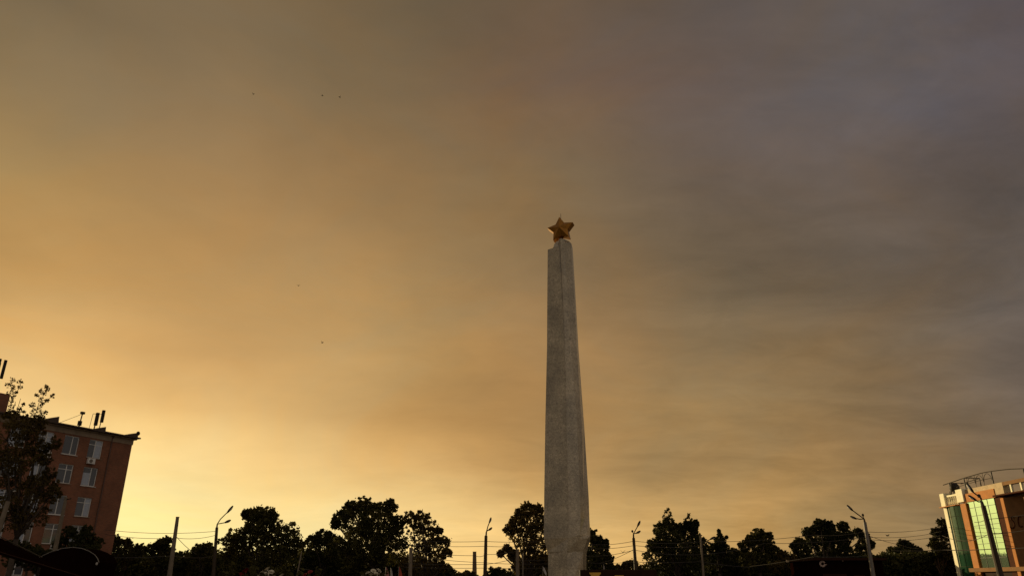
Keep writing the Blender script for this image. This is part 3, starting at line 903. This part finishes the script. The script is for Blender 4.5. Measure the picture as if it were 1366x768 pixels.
def plain_pole(name, label, cat, Y, low, top, r0, r1, m, cap=True, arms=()):
    pl, pt = at(*low, Y), at(*top, Y)
    g = ground_pt(pl, pt)
    root = empty(name, g, label, cat)
    H = pt - g
    obj('shaft', ntube([(0, 0, 0), H * .5, H], [r0, (r0 + r1) / 2, r1], 12), m, root, smooth=False)
    if cap:
        obj('cap', ntube([H * 1.0005, H * 1.0005 + Vector((0, 0, .08))], r1 * 1.12, 12), m, root)
    for (q0, q1) in arms:
        obj('crossarm', ntube([at(*q0, Y) - g, at(*q1, Y) - g], .04, 6), 'metal', root)
    return root
plain_pole('utility_pole', 'bare leaning concrete pole between the brick building and leftmost double lamp', 'pole', 70, (226, 768), (236.8, 690), .24, .14, 'concrete')
plain_pole('utility_pole', 'grey concrete pole in front of the airy tree', 'pole', 75, (547, 768), (548.3, 731), .2, .17, 'concrete', arms=[((541, 743), (556, 743.5))])
plain_pole('utility_pole', 'grey concrete pole before the ragged tree left of the obelisk', 'pole', 75, (690.5, 768), (690.3, 733), .19, .16, 'concrete', arms=[((686, 748.5), (696, 748))])
plain_pole('thin_pole', 'thin grey post beside the concrete pole left of the obelisk', 'pole', 76, (697.5, 768), (697.5, 738), .08, .07, 'grey')
plain_pole('utility_pole', 'pale concrete pole standing against the brick building wall', 'pole', 55, (66, 768), (88, 664), .2, .1, 'concrete', arms=[((88, 666), (95, 664.5))])
plain_pole('thin_pole', 'slender pale post against the dark trees under the tufted broad tree', 'pole', 60, (396, 768), (402, 737), .06, .045, 'concrete', arms=[((399, 758), (413, 759.5))])
plain_pole('chimney', 'tapered brown chimney far off in the sky gap left of the obelisk', 'chimney', 230, (633, 768), (633, 735.5), .78, .52, 'oldpost')

def wire(label, pts, Y, sag, r=.022, n=10):
    """pts: photo points of the supports, one continuous cable hanging between them"""
    W = [at(*p, Y[i] if hasattr(Y, '__len__') else Y) for i, p in enumerate(pts)]
    P = []
    for i in range(len(W) - 1):
        s = sag[i] if hasattr(sag, '__len__') else sag
        for k in range(n):
            t = k / n
            p = W[i].lerp(W[i + 1], t)
            p.z -= 4 * s * t * (1 - t)
            P.append(p)
    P.append(W[-1])
    o = obj('overhead_wire', ntube(P, r, 5), 'wire')
    return tag(o, label, 'wire', 'overhead wires along the road')
wire('upper overhead wire from the brick building corner to leftmost double lamp', [(140, 706), (289, 708)], 80, .28)
wire('lower overhead wire from the brick building corner to leftmost double lamp', [(140, 712), (236, 717), (289, 713)], [80, 79, 80], .2)
wire('slanting stay wire running down rightward from the bare leaning pole', [(236, 716), (262, 739)], [70, 74], .1)
wire('pale overhead wire low across the trees beside the bare leaning pole', [(90, 741), (228, 741), (285, 741.5)], [70, 70, 80], .15)
wire('topmost overhead wire across the sky gap left of the obelisk', [(540, 720), (648, 721.5), (736, 721)], 80.2, .1)
wire('second overhead wire down in the sky gap left of the obelisk', [(540, 726), (648, 728), (736, 727)], 80.3, .1)
wire('deeply sagging overhead wire across the sky gap left of the obelisk', [(548, 733), (633, 740.5), (648, 739), (700, 732)], [75, 80, 80.3, 80], .15)
wire('overhead wire falling rightward behind the lamp left of the obelisk', [(548, 741), (648, 750), (736, 751)], 80.4, .1)
wire('lower level overhead wire in the sky gap left of the obelisk', [(540, 751), (648, 752), (680, 746), (736, 746)], 80.5, .06)
wire('lowest overhead wire in the sky gap left of the obelisk', [(540, 756), (648, 757), (736, 757)], 80.6, .05)
wire('topmost overhead wire across the sky gap right of the obelisk', [(780, 725), (846, 721), (935, 722), (1085, 713), (1156, 708)], [80.2, 80.2, 80.2, 78, 72.3], .2)
wire('second overhead wire across the sky gap right of the obelisk', [(780, 731), (846, 727), (935, 728)], 80.3, .15)
wire('third overhead wire from the obelisk gap to the spire topped tree', [(780, 741), (846, 733), (935, 739), (1020, 724), (1156, 716)], [80.4, 80.4, 80.4, 79, 72.4], .2)
wire('slanting overhead wire rising to the lamp right of the obelisk', [(800, 751), (846, 732)], 80.5, .12)
wire('low flat overhead wire behind the foot of the lamp right of the obelisk', [(780, 750), (847, 749), (935, 748.5), (1000, 756)], 80.6, .08)
wire('upper overhead wire from the left pointing lamp to the glass building', [(1156, 709), (1256, 702)], [72.3, 96], .25)
wire('middle overhead wire from the left pointing lamp to the glass building', [(1157, 716), (1256, 708)], [72.4, 96], .3)
wire('lower overhead wire from the left pointing lamp to the glass building', [(1157, 719), (1254, 714)], [72.5, 96], .3)
wire('slanting cable drooping right from the left pointing lamp', [(1157, 713), (1200, 726), (1225, 731)], [72.6, 84, 92], .1)
wire('thick dark cable crossing the green glass bays to the dark lamp', [(1190, 734), (1260, 733), (1327, 731.5), (1390, 728)], [72, 66, 60.3, 56], .05, r=.03)
wire('thin cable looping across the pale glass bay above the thick cable', [(1257, 714), (1290, 721), (1320, 711), (1390, 702)], [70, 65, 60.3, 56], .12)
wire('thin upper cable crossing from the pale glass bay to the sign wall', [(1300, 696), (1316, 692), (1390, 682)], [64, 60.3, 56], .08)
wire('pale wire low across the dark trees before the dark shop', [(1000, 755), (1085, 742), (1164, 741)], [80, 72, 72.4], .06)

# ------------------------------------------------------------------ near things along the bottom
# dark kiosk with arched roof
ky = 24.0
kc = at(95, 768, ky)
kio = empty('kiosk', (kc.x, ky, 0), 'dark kiosk with low arched roof and thin pale trim in the lower left', 'kiosk')
arc = [(50, 746), (58, 741), (70, 735.5), (84, 731.5), (98, 730), (110, 731.5), (120, 735.5), (127, 740), (131, 745.5), (132.5, 750)]
A = [at(px, py, ky) - Vector((kc.x, ky, 0)) for px, py in arc]
b_ = bmesh.new()
outer = [Vector((p.x, 0, p.z)) for p in A]
ring = outer + [Vector((A[-1].x - .05, 0, A[-1].z - .4)), Vector((A[0].x + .05, 0, A[-1].z - .4))]
loft(b_, [ring, [p + Vector((0, 1.1, 0)) for p in ring]])
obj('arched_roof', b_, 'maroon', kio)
obj('roof_trim', ntube([p + Vector((0, -.03, .012)) for p in outer], .013, 6), 'grey', kio)
x0, x1, zt = A[0].x + .12, A[-1].x - .1, A[-1].z - .41
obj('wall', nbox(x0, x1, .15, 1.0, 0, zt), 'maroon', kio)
obj('shutter', nbox(x0 + .2, x1 - .2, .09, .147, .9, zt - .1, bev=.01), 'darkwood', kio)
obj('counter', nbox(x0 + .1, x1 - .1, -.15, .14, .8, .88, bev=.01), 'darkwood', kio)
lb = bmesh.new(); ellipsoid(lb, (A[-1].x - .03, -.08, A[-1].z - .03), (.035, .035, .045), seg=10)
obj('corner_highlight', lb, 'whitecloth', kio, smooth=True)  # pale bead in place of a bright highlight at the roof corner
# sloping awning left of it
ay = 18.0
ac_ = at(20, 768, ay)
aw = empty('market_awning', (ac_.x, ay, 0), 'dark sloping awning descending rightward at the lower left edge', 'awning')
rel = lambda px, py, Y: at(px, py, Y) - Vector((ac_.x, ay, 0))
u0, u1 = rel(-70, 682, ay + 1.8), rel(55, 744, ay + 1.8)
v0, v1 = rel(-60, 718, ay), rel(118, 772, ay)
b_ = bmesh.new()
dn = Vector((0, 0, -.05))
loft(b_, [[u0, u1, v1, v0], [p + dn for p in (u0, u1, v1, v0)]])
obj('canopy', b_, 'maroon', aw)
obj('edge_tube', ntube([v0 + Vector((0, -.02, .01)), v1 + Vector((0, -.02, .01))], .012, 6), 'darkwood', aw)
obj('ridge_tube', ntube([u0 + Vector((0, .02, .02)), u1 + Vector((0, .02, .02))], .013, 6), 'poledark', aw)
for p in (u0, u1, v0, v1):
    obj('leg', ntube([(p.x, p.y, 0), (p.x, p.y, p.z - .06)], .03, 8), 'metal', aw)

# dark board kiosk right of the obelisk foot
sy = 44.0
s0, s1 = at(773.5, 759.3, sy), at(876, 759.3, sy)
st = empty('notice_board', ((s0.x + s1.x) / 2, sy, 0), 'long dark brown board with a yellow cup shaped panel beside the obelisk foot', 'board')
hw = (s1.x - s0.x) / 2
obj('board', nbox(-hw, hw, 0, .3, .55, s0.z, bev=.04), 'darkwood', st)
for sx in (-hw * .8, 0, hw * .8):
    obj('leg', nbox(sx - .07, sx + .07, .08, .22, 0.13, .547), 'metal', st)
def on_board(px, py):
    p = at(px, py, sy); return p.x - st.location.x, p.z
cup = [on_board(*q) for q in ((786, 763), (801.5, 763), (801, 765), (799.5, 766), (799, 775), (789, 775), (788, 766), (786.5, 765))]
b_ = bmesh.new(); loft(b_, [[(x, -.06, z) for x, z in cup], [(x, -.004, z) for x, z in cup]])
obj('cup_panel', b_, 'yellow', st)
x, z = on_board(826, 767.5)
obj('small_panel', nbox(x - .25, x + .25, -.05, -.003, z - .3, z + .03, bev=.01), 'yellow', st)

# low dark shop with a ring emblem
shy = 78.0
h0_, h1_ = at(1086, 743.5, shy), at(1176, 743.5, shy)
shop = empty('shop', ((h0_.x + h1_.x) / 2, shy, 0), 'low flat roofed dark shop with a pale ring emblem under the lumpy tree', 'shop')
hw = (h1_.x - h0_.x) / 2; zt = h0_.z
obj('wall', nbox(-hw, hw, 0, 7, 0, zt - .25), 'maroon', shop)
obj('roof', nbox(-hw - .3, hw + .3, -.4, 7.3, zt - .247, zt, bev=.02), 'darkwood', shop)
obj('window', nbox(-hw + .6, -.4, -.05, -.003, .7, 2.3, bev=.01), 'darkwood', shop)
dr = obj('door', nbox(.3, 1.4, -.06, -.003, .02, 2.2, bev=.01), 'darkwood', shop)
obj('handle', ntube([(.45, -.1, 1.0), (.45, -.1, 1.3)], .02, 6), 'grey', dr)
ex, ez = at(1097, 751.5, shy - .1).x - shop.location.x, at(1097, 751.5, shy - .1).z
rad_ = 3.0 * mpp(1097, 751, shy)
em = bmesh.new()
tube(em, [(ex + rad_ * math.cos(a), -.12, ez + rad_ * math.sin(a)) for a in np.linspace(R(20), R(340), 22)], rad_ * .42, 8)
tube(em, [(ex + rad_ * .5, -.12, ez - rad_ * .3), (ex + rad_ * 1.9, -.12, ez - rad_ * .35)], rad_ * .22, 6)
obj('emblem', em, 'oldsign', shop, smooth=True)
dx_, dz_ = at(1124.5, 747, shy - .1).x - shop.location.x, at(1124.5, 747, shy - .1).z
dm = bmesh.new(); ellipsoid(dm, (dx_, -.06, dz_), (.1, .05, .1), seg=10)
obj('badge', dm, 'oldsign', shop, smooth=True)

# feather flags and small white flags
def feather(label, Y, px, top, w, m):
    g = at(px, 768, Y); g.z = 0
    root = empty('feather_flag', g, label, 'flag', 'feather flags under the tallest tree')
    t = at(px, top, Y) - g
    k = mpp(px, 768, Y)
    obj('pole', ntube([(0, 0, 0), (0, 0, t.z)], .025, 6), 'grey', root)
    b_ = bmesh.new()
    prof = [(0, 0), (.35 * w, -4), (.7 * w, -9), (w, -16), (w, -28), (0, -28)]
    fr = [(p[0] * k + .03, -.012 + .05 * math.sin(i), t.z + p[1] * k) for i, p in enumerate(prof)]
    bk = [(x, y + .024, z) for x, y, z in fr]
    loft(b_, [fr, bk])
    obj('cloth', b_, m, root)
feather('pale pink feather flag, leftmost of three under the tallest tree', 55, 514, 755.5, 5.5, 'pinkcloth')
feather('slim white feather flag, middle of three under the tallest tree', 55, 520.8, 757, 3.2, 'whitecloth')
feather('orange red feather flag, rightmost of three under the tallest tree', 55, 531.5, 755, 5.5, 'orangecloth')
def small_flag(label, Y, pts, polex, m):
    g = at(polex[0], 768, Y); g.z = .13
    root = empty('small_flag', g, label, 'flag')
    tp = at(*polex, Y) - g
    obj('pole', ntube([(0, 0, 0), tp], .02, 6), 'grey', root)
    b_ = bmesh.new()
    fr = [at(px, py, Y - .03) - g + Vector((0, .06 * math.sin(i * 1.3), 0)) for i, (px, py) in enumerate(pts)]
    loft(b_, [fr, [p + Vector((0, .02, 0)) for p in fr]])
    obj('cloth', b_, m, root)
small_flag('small pale flag hanging just left of the obelisk foot', 60, [(724.5, 755), (726.5, 757), (729, 763), (729, 768), (726.5, 764), (724.2, 760)], (724, 754), 'whitecloth')
small_flag('tiny white pennant between the obelisk foot and the right lamp', 64, [(805.2, 753), (806.4, 755), (806.4, 758.5), (805.2, 758.5)], (805, 752), 'whitecloth')

# roses
def blossom_mesh(r):
    b_ = bmesh.new()
    for layer, (n, tilt, s) in enumerate(((7, 72, 1.0), (6, 48, .85), (5, 26, .65), (4, 8, .45))):
        for k in range(n):
            a = 2 * math.pi * (k + layer * .37) / n
            t = R(tilt + random.uniform(-8, 8))
            L = r * s
            pts = []
            for (u, v, cup_) in ((0, .12, 0), (.5, .42, .10), (.85, .40, .02), (1.0, .12, -.08)):
                for sgn in (-1, 1):
                    rad = math.sin(t) * u * L - cup_ * L * math.cos(t)
                    h = math.cos(t) * u * L + cup_ * L * math.sin(t)
                    w = sgn * v * L * 1.15
                    pts.append(b_.verts.new((rad * math.cos(a) - w * math.sin(a), rad * math.sin(a) + w * math.cos(a), h)))
            for i in range(3):
                b_.faces.new((pts[2 * i], pts[2 * i + 1], pts[2 * i + 3], pts[2 * i + 2]))
    ellipsoid(b_, (0, 0, -.02 * r), (r * .2, r * .2, r * .25), seg=8)
    return b_
def rose_bush(label, Y, base_px, blooms, m, leafpts):
    g = at(base_px, 768, Y); g.z = 0.13
    root = empty('rose_bush', g, label, 'rose bush')
    stem = bmesh.new(); leaves = []
    protos = {}
    for (px, py, rp) in blooms:
        c = at(px, py, Y + random.uniform(-.12, .12)) - g
        r = rp * mpp(px, py, Y)
        tube(stem, [(random.uniform(-.06, .06), random.uniform(-.06, .06), 0), Vector((c.x * .6, c.y * .5, c.z * .55)), c - Vector((0, 0, r * .2))], [.012, .008, .005], 5)
        f = obj('blossom', blossom_mesh(r), m, root, smooth=True)
        f.location = c - Vector((0, 0, r * .25))
        f.rotation_euler = (R(random.uniform(15, 50)), R(random.uniform(-30, 30)), random.uniform(0, 6))
        leaves.append(np.array(c) + np.array([0, 0, -.16]) + rand_ball(26) * np.array([.14, .14, .14]))
    for (px, py) in leafpts:
        c = at(px, py, Y) - g
        tube(stem, [(0, 0, .1), Vector((c.x * .6, c.y, c.z * .55)), c], [.01, .007, .003], 5)
        leaves.append(np.array(c) + rand_ball(14) * .06)
    for k in range(14):
        leaves.append(np.array([random.uniform(-.3, .3), random.uniform(-.25, .25), random.uniform(.4, 1.4)]) + rand_ball(22) * .14)
    obj('stems', stem, 'bark', root)
    P = np.concatenate(leaves)
    mesh_quads('foliage', leaf_mesh(P, .032), 'leaf', root)
rose_bush('red rose bush with one big red bloom at the bottom under the tufted broad tree', 9.0, 327, [(328, 760.5, 5.5), (322, 766, 5), (318, 776, 4)], 'redpetal', [(304, 761), (311, 758), (340, 764)])
rose_bush('white rose bush with clustered white blooms just right of the big red bloom', 9.4, 358, [(357, 758.5, 5), (362, 762, 4.5), (350, 763, 4.5), (355, 764.5, 4.5), (376, 767, 4.5), (345, 768, 4), (366, 769, 4)], 'whitepetal', [(384, 766), (338, 760), (370, 763)])
rose_bush('dim red rose bush beside the slender pale post', 10.0, 411, [(414, 762, 3.6), (407, 766, 3.6), (420, 768, 3.4)], 'redpetal', [(402, 765), (424, 762)])
rose_bush('white rose bush with pale blooms left of the three feather flags', 9.8, 497, [(498, 760.5, 4), (505, 760, 4), (491, 763, 3.6), (502, 764.5, 3.8), (495, 766, 3.6), (507, 765.5, 3), (484, 768, 3)], 'whitepetal', [(488, 762), (512, 765)])

# ------------------------------------------------------------------ birds
def bird_mesh(span, up):
    b_ = bmesh.new()
    L = span * .42
    loft(b_, [[(math.cos(w) * r, y, math.sin(w) * r) for w in (2 * math.pi * k / 8 for k in range(8))]
              for y, r in ((-L, .01), (-L * .8, L * .12), (-L * .4, L * .22), (0, L * .26), (L * .5, L * .16), (L, L * .10))])
    for s in (-1, 1):
        pr = [(0, .3, 0), (.5, .35, up * .6), (1.0, -.05, up), (.5, -.2, up * .55), (0, -.25, 0)]
        top_ = [b_.verts.new((s * p[0] * span / 2, -p[1] * L * .8, p[2] * span / 2 + .012)) for p in pr]
        bot_ = [b_.verts.new((s * p[0] * span / 2, -p[1] * L * .8, p[2] * span / 2 - .012)) for p in pr]
        b_.faces.new(top_); b_.faces.new(bot_[::-1])
        for k in range(5):
            b_.faces.new((top_[k], bot_[k], bot_[(k + 1) % 5], top_[(k + 1) % 5]))
    return b_
for i, (px, py, lab) in enumerate(((338, 126, 'dark bird high in the upper left sky, leftmost of the loose trio'),
                                   (430, 128, 'dark bird high in the upper left sky, middle of the loose trio'),
                                   (453, 130, 'dark bird high in the upper left sky, rightmost of the loose trio'),
                                   (398, 381, 'lone dark bird at mid height above the tufted broad tree'),
                                   (430, 457, 'lone dark bird above the tallest tree, lower than the other sky birds'),
                                   (1184, 714, 'dark bird low in the gap between the lumpy tree and glass building'),
                                   (831, 736.5, 'dark bird near the wires just left of the right gap lamp'))):
    Yb = 110 if i < 5 else 84
    o = obj('bird', bird_mesh(.55, .5 if i % 2 else .9), 'bird')
    o.location = at(px, py, Yb)
    o.rotation_euler = (0, 0, R(40 + 50 * i))
    tag(o, lab, 'bird', 'birds in the sky')

# ------------------------------------------------------------------ light and sky
SUN_AZ, SUN_EL = -33.0, 8.0     # azimuth from +Y, negative to the left
sd = bpy.data.lights.new('sun', 'SUN')
sd.energy = 5.0
sd.angle = R(0.5)
sd.color = (1.0, 0.76, 0.38)
so_ = bpy.data.objects.new('sun', sd)
col.objects.link(so_)
dvec = Vector((math.sin(R(SUN_AZ)) * math.cos(R(SUN_EL)), math.cos(R(SUN_AZ)) * math.cos(R(SUN_EL)), math.sin(R(SUN_EL))))
so_.rotation_euler = dvec.to_track_quat('Z', 'Y').to_euler()

GX = [0, 228, 455, 590, 683, 911, 1138, 1366]
GY = [0, 128, 256, 384, 512, 576, 640, 710]
TAB = [
 [(118,100,72),(122,103,75),(115,96,69),(110,92,67),(106,88,67),(98,84,72),(94,86,82),(88,79,80)],
 [(140,117,80),(142,118,84),(133,108,73),(124,100,70),(116,92,69),(100,84,74),(100,92,90),(86,77,77)],
 [(164,131,79),(160,127,82),(154,121,78),(145,115,75),(138,111,73),(112,93,72),(101,86,73),(88,79,74)],
 [(188,146,88),(184,142,86),(178,139,86),(164,130,82),(154,121,78),(126,104,75),(108,92,73),(90,82,77)],
 [(226,186,120),(200,158,100),(198,159,101),(174,138,86),(167,130,82),(146,117,77),(126,104,74),(100,87,77)],
 [(252,218,148),(236,198,130),(208,168,107),(166,129,79),(167,131,82),(156,125,80),(138,112,76),(106,91,76)],
 [(255,232,156),(255,228,156),(240,200,130),(206,166,105),(196,156,98),(176,139,87),(150,121,80),(118,99,76)],
 [(255,234,150),(255,238,160),(255,224,150),(252,214,140),(246,204,130),(212,168,100),(164,133,85),(134,111,77)],
]
def lin(c):
    c = c / 255.0
    return c / 12.92 if c <= .04045 else ((c + .055) / 1.055) ** 2.4
TL = np.array([[[lin(v) for v in c] for c in r] for r in TAB])
def smooth_interp(xs_, ys_, x):
    """Catmull-Rom on an uneven grid, clamped at the ends"""
    x = min(max(x, xs_[0]), xs_[-1])
    i = min(max(np.searchsorted(xs_, x) - 1, 0), len(xs_) - 2)
    t = (x - xs_[i]) / (xs_[i + 1] - xs_[i])
    g = lambda k: ys_[min(max(k, 0), len(xs_) - 1)]
    p0, p1, p2, p3 = g(i - 1), g(i), g(i + 1), g(i + 2)
    return np.maximum(.5 * (2 * p1 + (p2 - p0) * t + (2 * p0 - 5 * p1 + 4 * p2 - p3) * t * t + (3 * p1 - p0 - 3 * p2 + p3) * t ** 3), .01)
EAST_FILL = np.array([.60, .51, .40])      # unseen sky behind the camera, brightness added to light the obelisk's front facets
WEST = np.array([.25, .225, .19])
ZEN = np.array([.13, .115, .10])
def sky_col(az, el):
    d = Vector((math.sin(R(az)) * math.cos(R(el)), math.cos(R(az)) * math.cos(R(el)), math.sin(R(el))))
    f = d.y * CT + d.z * ST
    u = -d.y * ST + d.z * CT
    if f > .25:
        px, py = 683 + FPX * d.x / f, 384 - FPX * u / f
    else:
        px, py = (1366 if az > 0 else 0), 0
    px = min(max(px, 0), 1366); py = min(max(py, 0), 710)
    c = smooth_interp(GX, [smooth_interp(GY, list(TL[:, k]), py) for k in range(len(GX))], px)
    a = abs(az)
    w = min(max((a - 50) / 70.0, 0), 1); w = w * w * (3 - 2 * w)
    h = math.exp(-((az - 162) / 32.0) ** 2)
    c = c * (1 - w) + (EAST_FILL * h + WEST * (1 - h)) * w
    w = min(max((el - 48) / 35.0, 0), 1); w = w * w * (3 - 2 * w)
    return c * (1 - w) + ZEN * w

world = bpy.data.worlds.new('World')
sc.world = world
world.use_nodes = True
nt = world.node_tree
for n in list(nt.nodes): nt.nodes.remove(n)
out = N(nt, 'ShaderNodeOutputWorld'); bg = N(nt, 'ShaderNodeBackground')
bg.inputs['Strength'].default_value = 0.1
nt.links.new(bg.outputs[0], out.inputs[0])
tc = N(nt, 'ShaderNodeTexCoord')
lk = nt.links.new
def mth(op, a, b=None, c=None, clamp=False):
    n = N(nt, 'ShaderNodeMath', operation=op); n.use_clamp = clamp
    for i, v in enumerate((a, b, c)):
        if v is None: continue
        if isinstance(v, (int, float)): n.inputs[i].default_value = v
        else: lk(v, n.inputs[i])
    return n.outputs[0]
def noise(scale, vecscale, det, rough=.55, dist=0.0, rot=(0, 0, 0), lo=0.0):
    mp = N(nt, 'ShaderNodeMapping'); mp.inputs['Scale'].default_value = vecscale; mp.inputs['Rotation'].default_value = rot
    mp.inputs['Location'].default_value = (lo, lo * .7, lo * 1.3)
    lk(tc.outputs['Generated'], mp.inputs[0])
    no = N(nt, 'ShaderNodeTexNoise'); no.inputs['Scale'].default_value = scale; no.inputs['Detail'].default_value = det
    no.inputs['Roughness'].default_value = rough; no.inputs['Distortion'].default_value = dist
    lk(mp.outputs[0], no.inputs['Vector'])
    return no
sep = N(nt, 'ShaderNodeSeparateXYZ'); lk(tc.outputs['Generated'], sep.inputs[0])
az = mth('ARCTAN2', sep.outputs['X'], sep.outputs['Y'])
el = mth('ARCSINE', mth('MINIMUM', mth('MAXIMUM', sep.outputs['Z'], -1.0), 1.0))
w1_ = noise(2.6, (1, 1, 1.6), 4)
sw = N(nt, 'ShaderNodeSeparateColor'); lk(w1_.outputs['Color'], sw.inputs[0])
az = mth('ADD', az, mth('MULTIPLY', mth('SUBTRACT', sw.outputs[0], .5), R(8)))
elw = mth('ADD', el, mth('MULTIPLY', mth('SUBTRACT', sw.outputs[1], .5), R(4.5)))
azn = mth('ADD', mth('DIVIDE', az, 2 * math.pi), .5, clamp=True)
ELS = [0, 2.5, 5, 8, 11.5, 15.5, 20, 25, 30.5, 37, 44, 56, 75]
AZS = sorted(set([-180, -130, -95, -75, -60] + list(range(-48, 49, 6)) + [60, 75, 95, 130, 180]))
ramps = []
for e in ELS:
    cr = N(nt, 'ShaderNodeValToRGB')
    cr.color_ramp.interpolation = 'B_SPLINE'
    els = cr.color_ramp.elements
    while len(els) < len(AZS): els.new(.5)
    for k, a in enumerate(AZS):
        els[k].position = a / 360.0 + .5
    for k, a in enumerate(AZS):
        els[k].color = (*[float(v) for v in sky_col(a, e)], 1)
    lk(azn, cr.inputs[0])
    ramps.append(cr.outputs[0])
cur = ramps[0]
for k in range(1, len(ELS)):
    mr = N(nt, 'ShaderNodeMapRange')
    mr.inputs[1].default_value = R(ELS[k - 1]); mr.inputs[2].default_value = R(ELS[k])
    lk(elw, mr.inputs[0])
    mx = N(nt, 'ShaderNodeMixRGB'); lk(mr.outputs[0], mx.inputs[0]); lk(cur, mx.inputs[1]); lk(ramps[k], mx.inputs[2])
    cur = mx.outputs[0]
# cloud structure: broad soft masses, long flat streaks, fine mottling
n_a = noise(3.2, (1, 1, 2.2), 6, .55, .4, lo=3.1)
zc = mth('ADD', mth('MAXIMUM', sep.outputs['Z'], 0.0), .16)
plane = N(nt, 'ShaderNodeCombineXYZ')
lk(mth('DIVIDE', sep.outputs['X'], zc), plane.inputs[0]); lk(mth('DIVIDE', sep.outputs['Y'], zc), plane.inputs[1])
def pnoise(scale, sx, det, rough, dist, lo):
    mp = N(nt, 'ShaderNodeMapping'); mp.inputs['Scale'].default_value = (sx, 1, 1); mp.inputs['Location'].default_value = (lo, lo * .6, lo)
    lk(plane.outputs[0], mp.inputs[0])
    no = N(nt, 'ShaderNodeTexNoise'); no.inputs['Scale'].default_value = scale; no.inputs['Detail'].default_value = det
    no.inputs['Roughness'].default_value = rough; no.inputs['Distortion'].default_value = dist
    lk(mp.outputs[0], no.inputs['Vector'])
    return no
n_b = pnoise(2.3, .55, 8, .6, .5, 4.3)
n_c = pnoise(5.5, .8, 7, .62, .9, 9.1)
streak = mth('MULTIPLY', mth('SUBTRACT', n_b.outputs[0], .5), mth('MAXIMUM', mth('ADD', mth('MULTIPLY', sep.outputs['X'], .75), .22), .09))
mul = mth('ADD', 1.0, mth('ADD', mth('MULTIPLY', mth('SUBTRACT', n_a.outputs[0], .5), .44),
      mth('ADD', mth('MULTIPLY', streak, 1.5), mth('MULTIPLY', mth('SUBTRACT', n_c.outputs[0], .5), mth('MAXIMUM', mth('ADD', mth('MULTIPLY', sep.outputs['X'], .45), .20), .07)))))
sc_ = N(nt, 'ShaderNodeVectorMath', operation='SCALE'); lk(cur, sc_.inputs[0])
lk(mth('MULTIPLY', mul, 10.0), sc_.inputs['Scale'])
# faint blue grey / rose tint drifting through the cloud
n_t = noise(3.3, (1, 1, 1.8), 6, .6, .9, lo=12.3)
tr = N(nt, 'ShaderNodeValToRGB')
tr.color_ramp.elements[0].position = .35; tr.color_ramp.elements[0].color = (1.055, 1.0, .93, 1)
tr.color_ramp.elements[1].position = .65; tr.color_ramp.elements[1].color = (.95, 1.0, 1.10, 1)
lk(n_t.outputs[0], tr.inputs[0])
tm = N(nt, 'ShaderNodeMixRGB', blend_type='MULTIPLY'); tm.inputs[0].default_value = 1
lk(sc_.outputs[0], tm.inputs[1]); lk(tr.outputs[0], tm.inputs[2])
sky = N(nt, 'ShaderNodeTexSky'); sky.sky_type = 'NISHITA'; sky.sun_disc = False
sky.sun_elevation = R(SUN_EL); sky.sun_rotation = R(SUN_AZ); sky.dust_density = 6; sky.air_density = 1.5
cov = N(nt, 'ShaderNodeMixRGB'); cov.inputs[0].default_value = .97
lk(sky.outputs[0], cov.inputs[1]); lk(tm.outputs[0], cov.inputs[2])
lk(cov.outputs[0], bg.inputs['Color'])

# ------------------------------------------------------------------ render settings
sc.view_settings.view_transform = 'Standard'
sc.view_settings.look = 'None'
sc.view_settings.exposure = 0
sc.view_settings.gamma = 1
sc.render.engine = 'CYCLES'
sc.cycles.max_bounces = 6
sc.cycles.transparent_max_bounces = 8
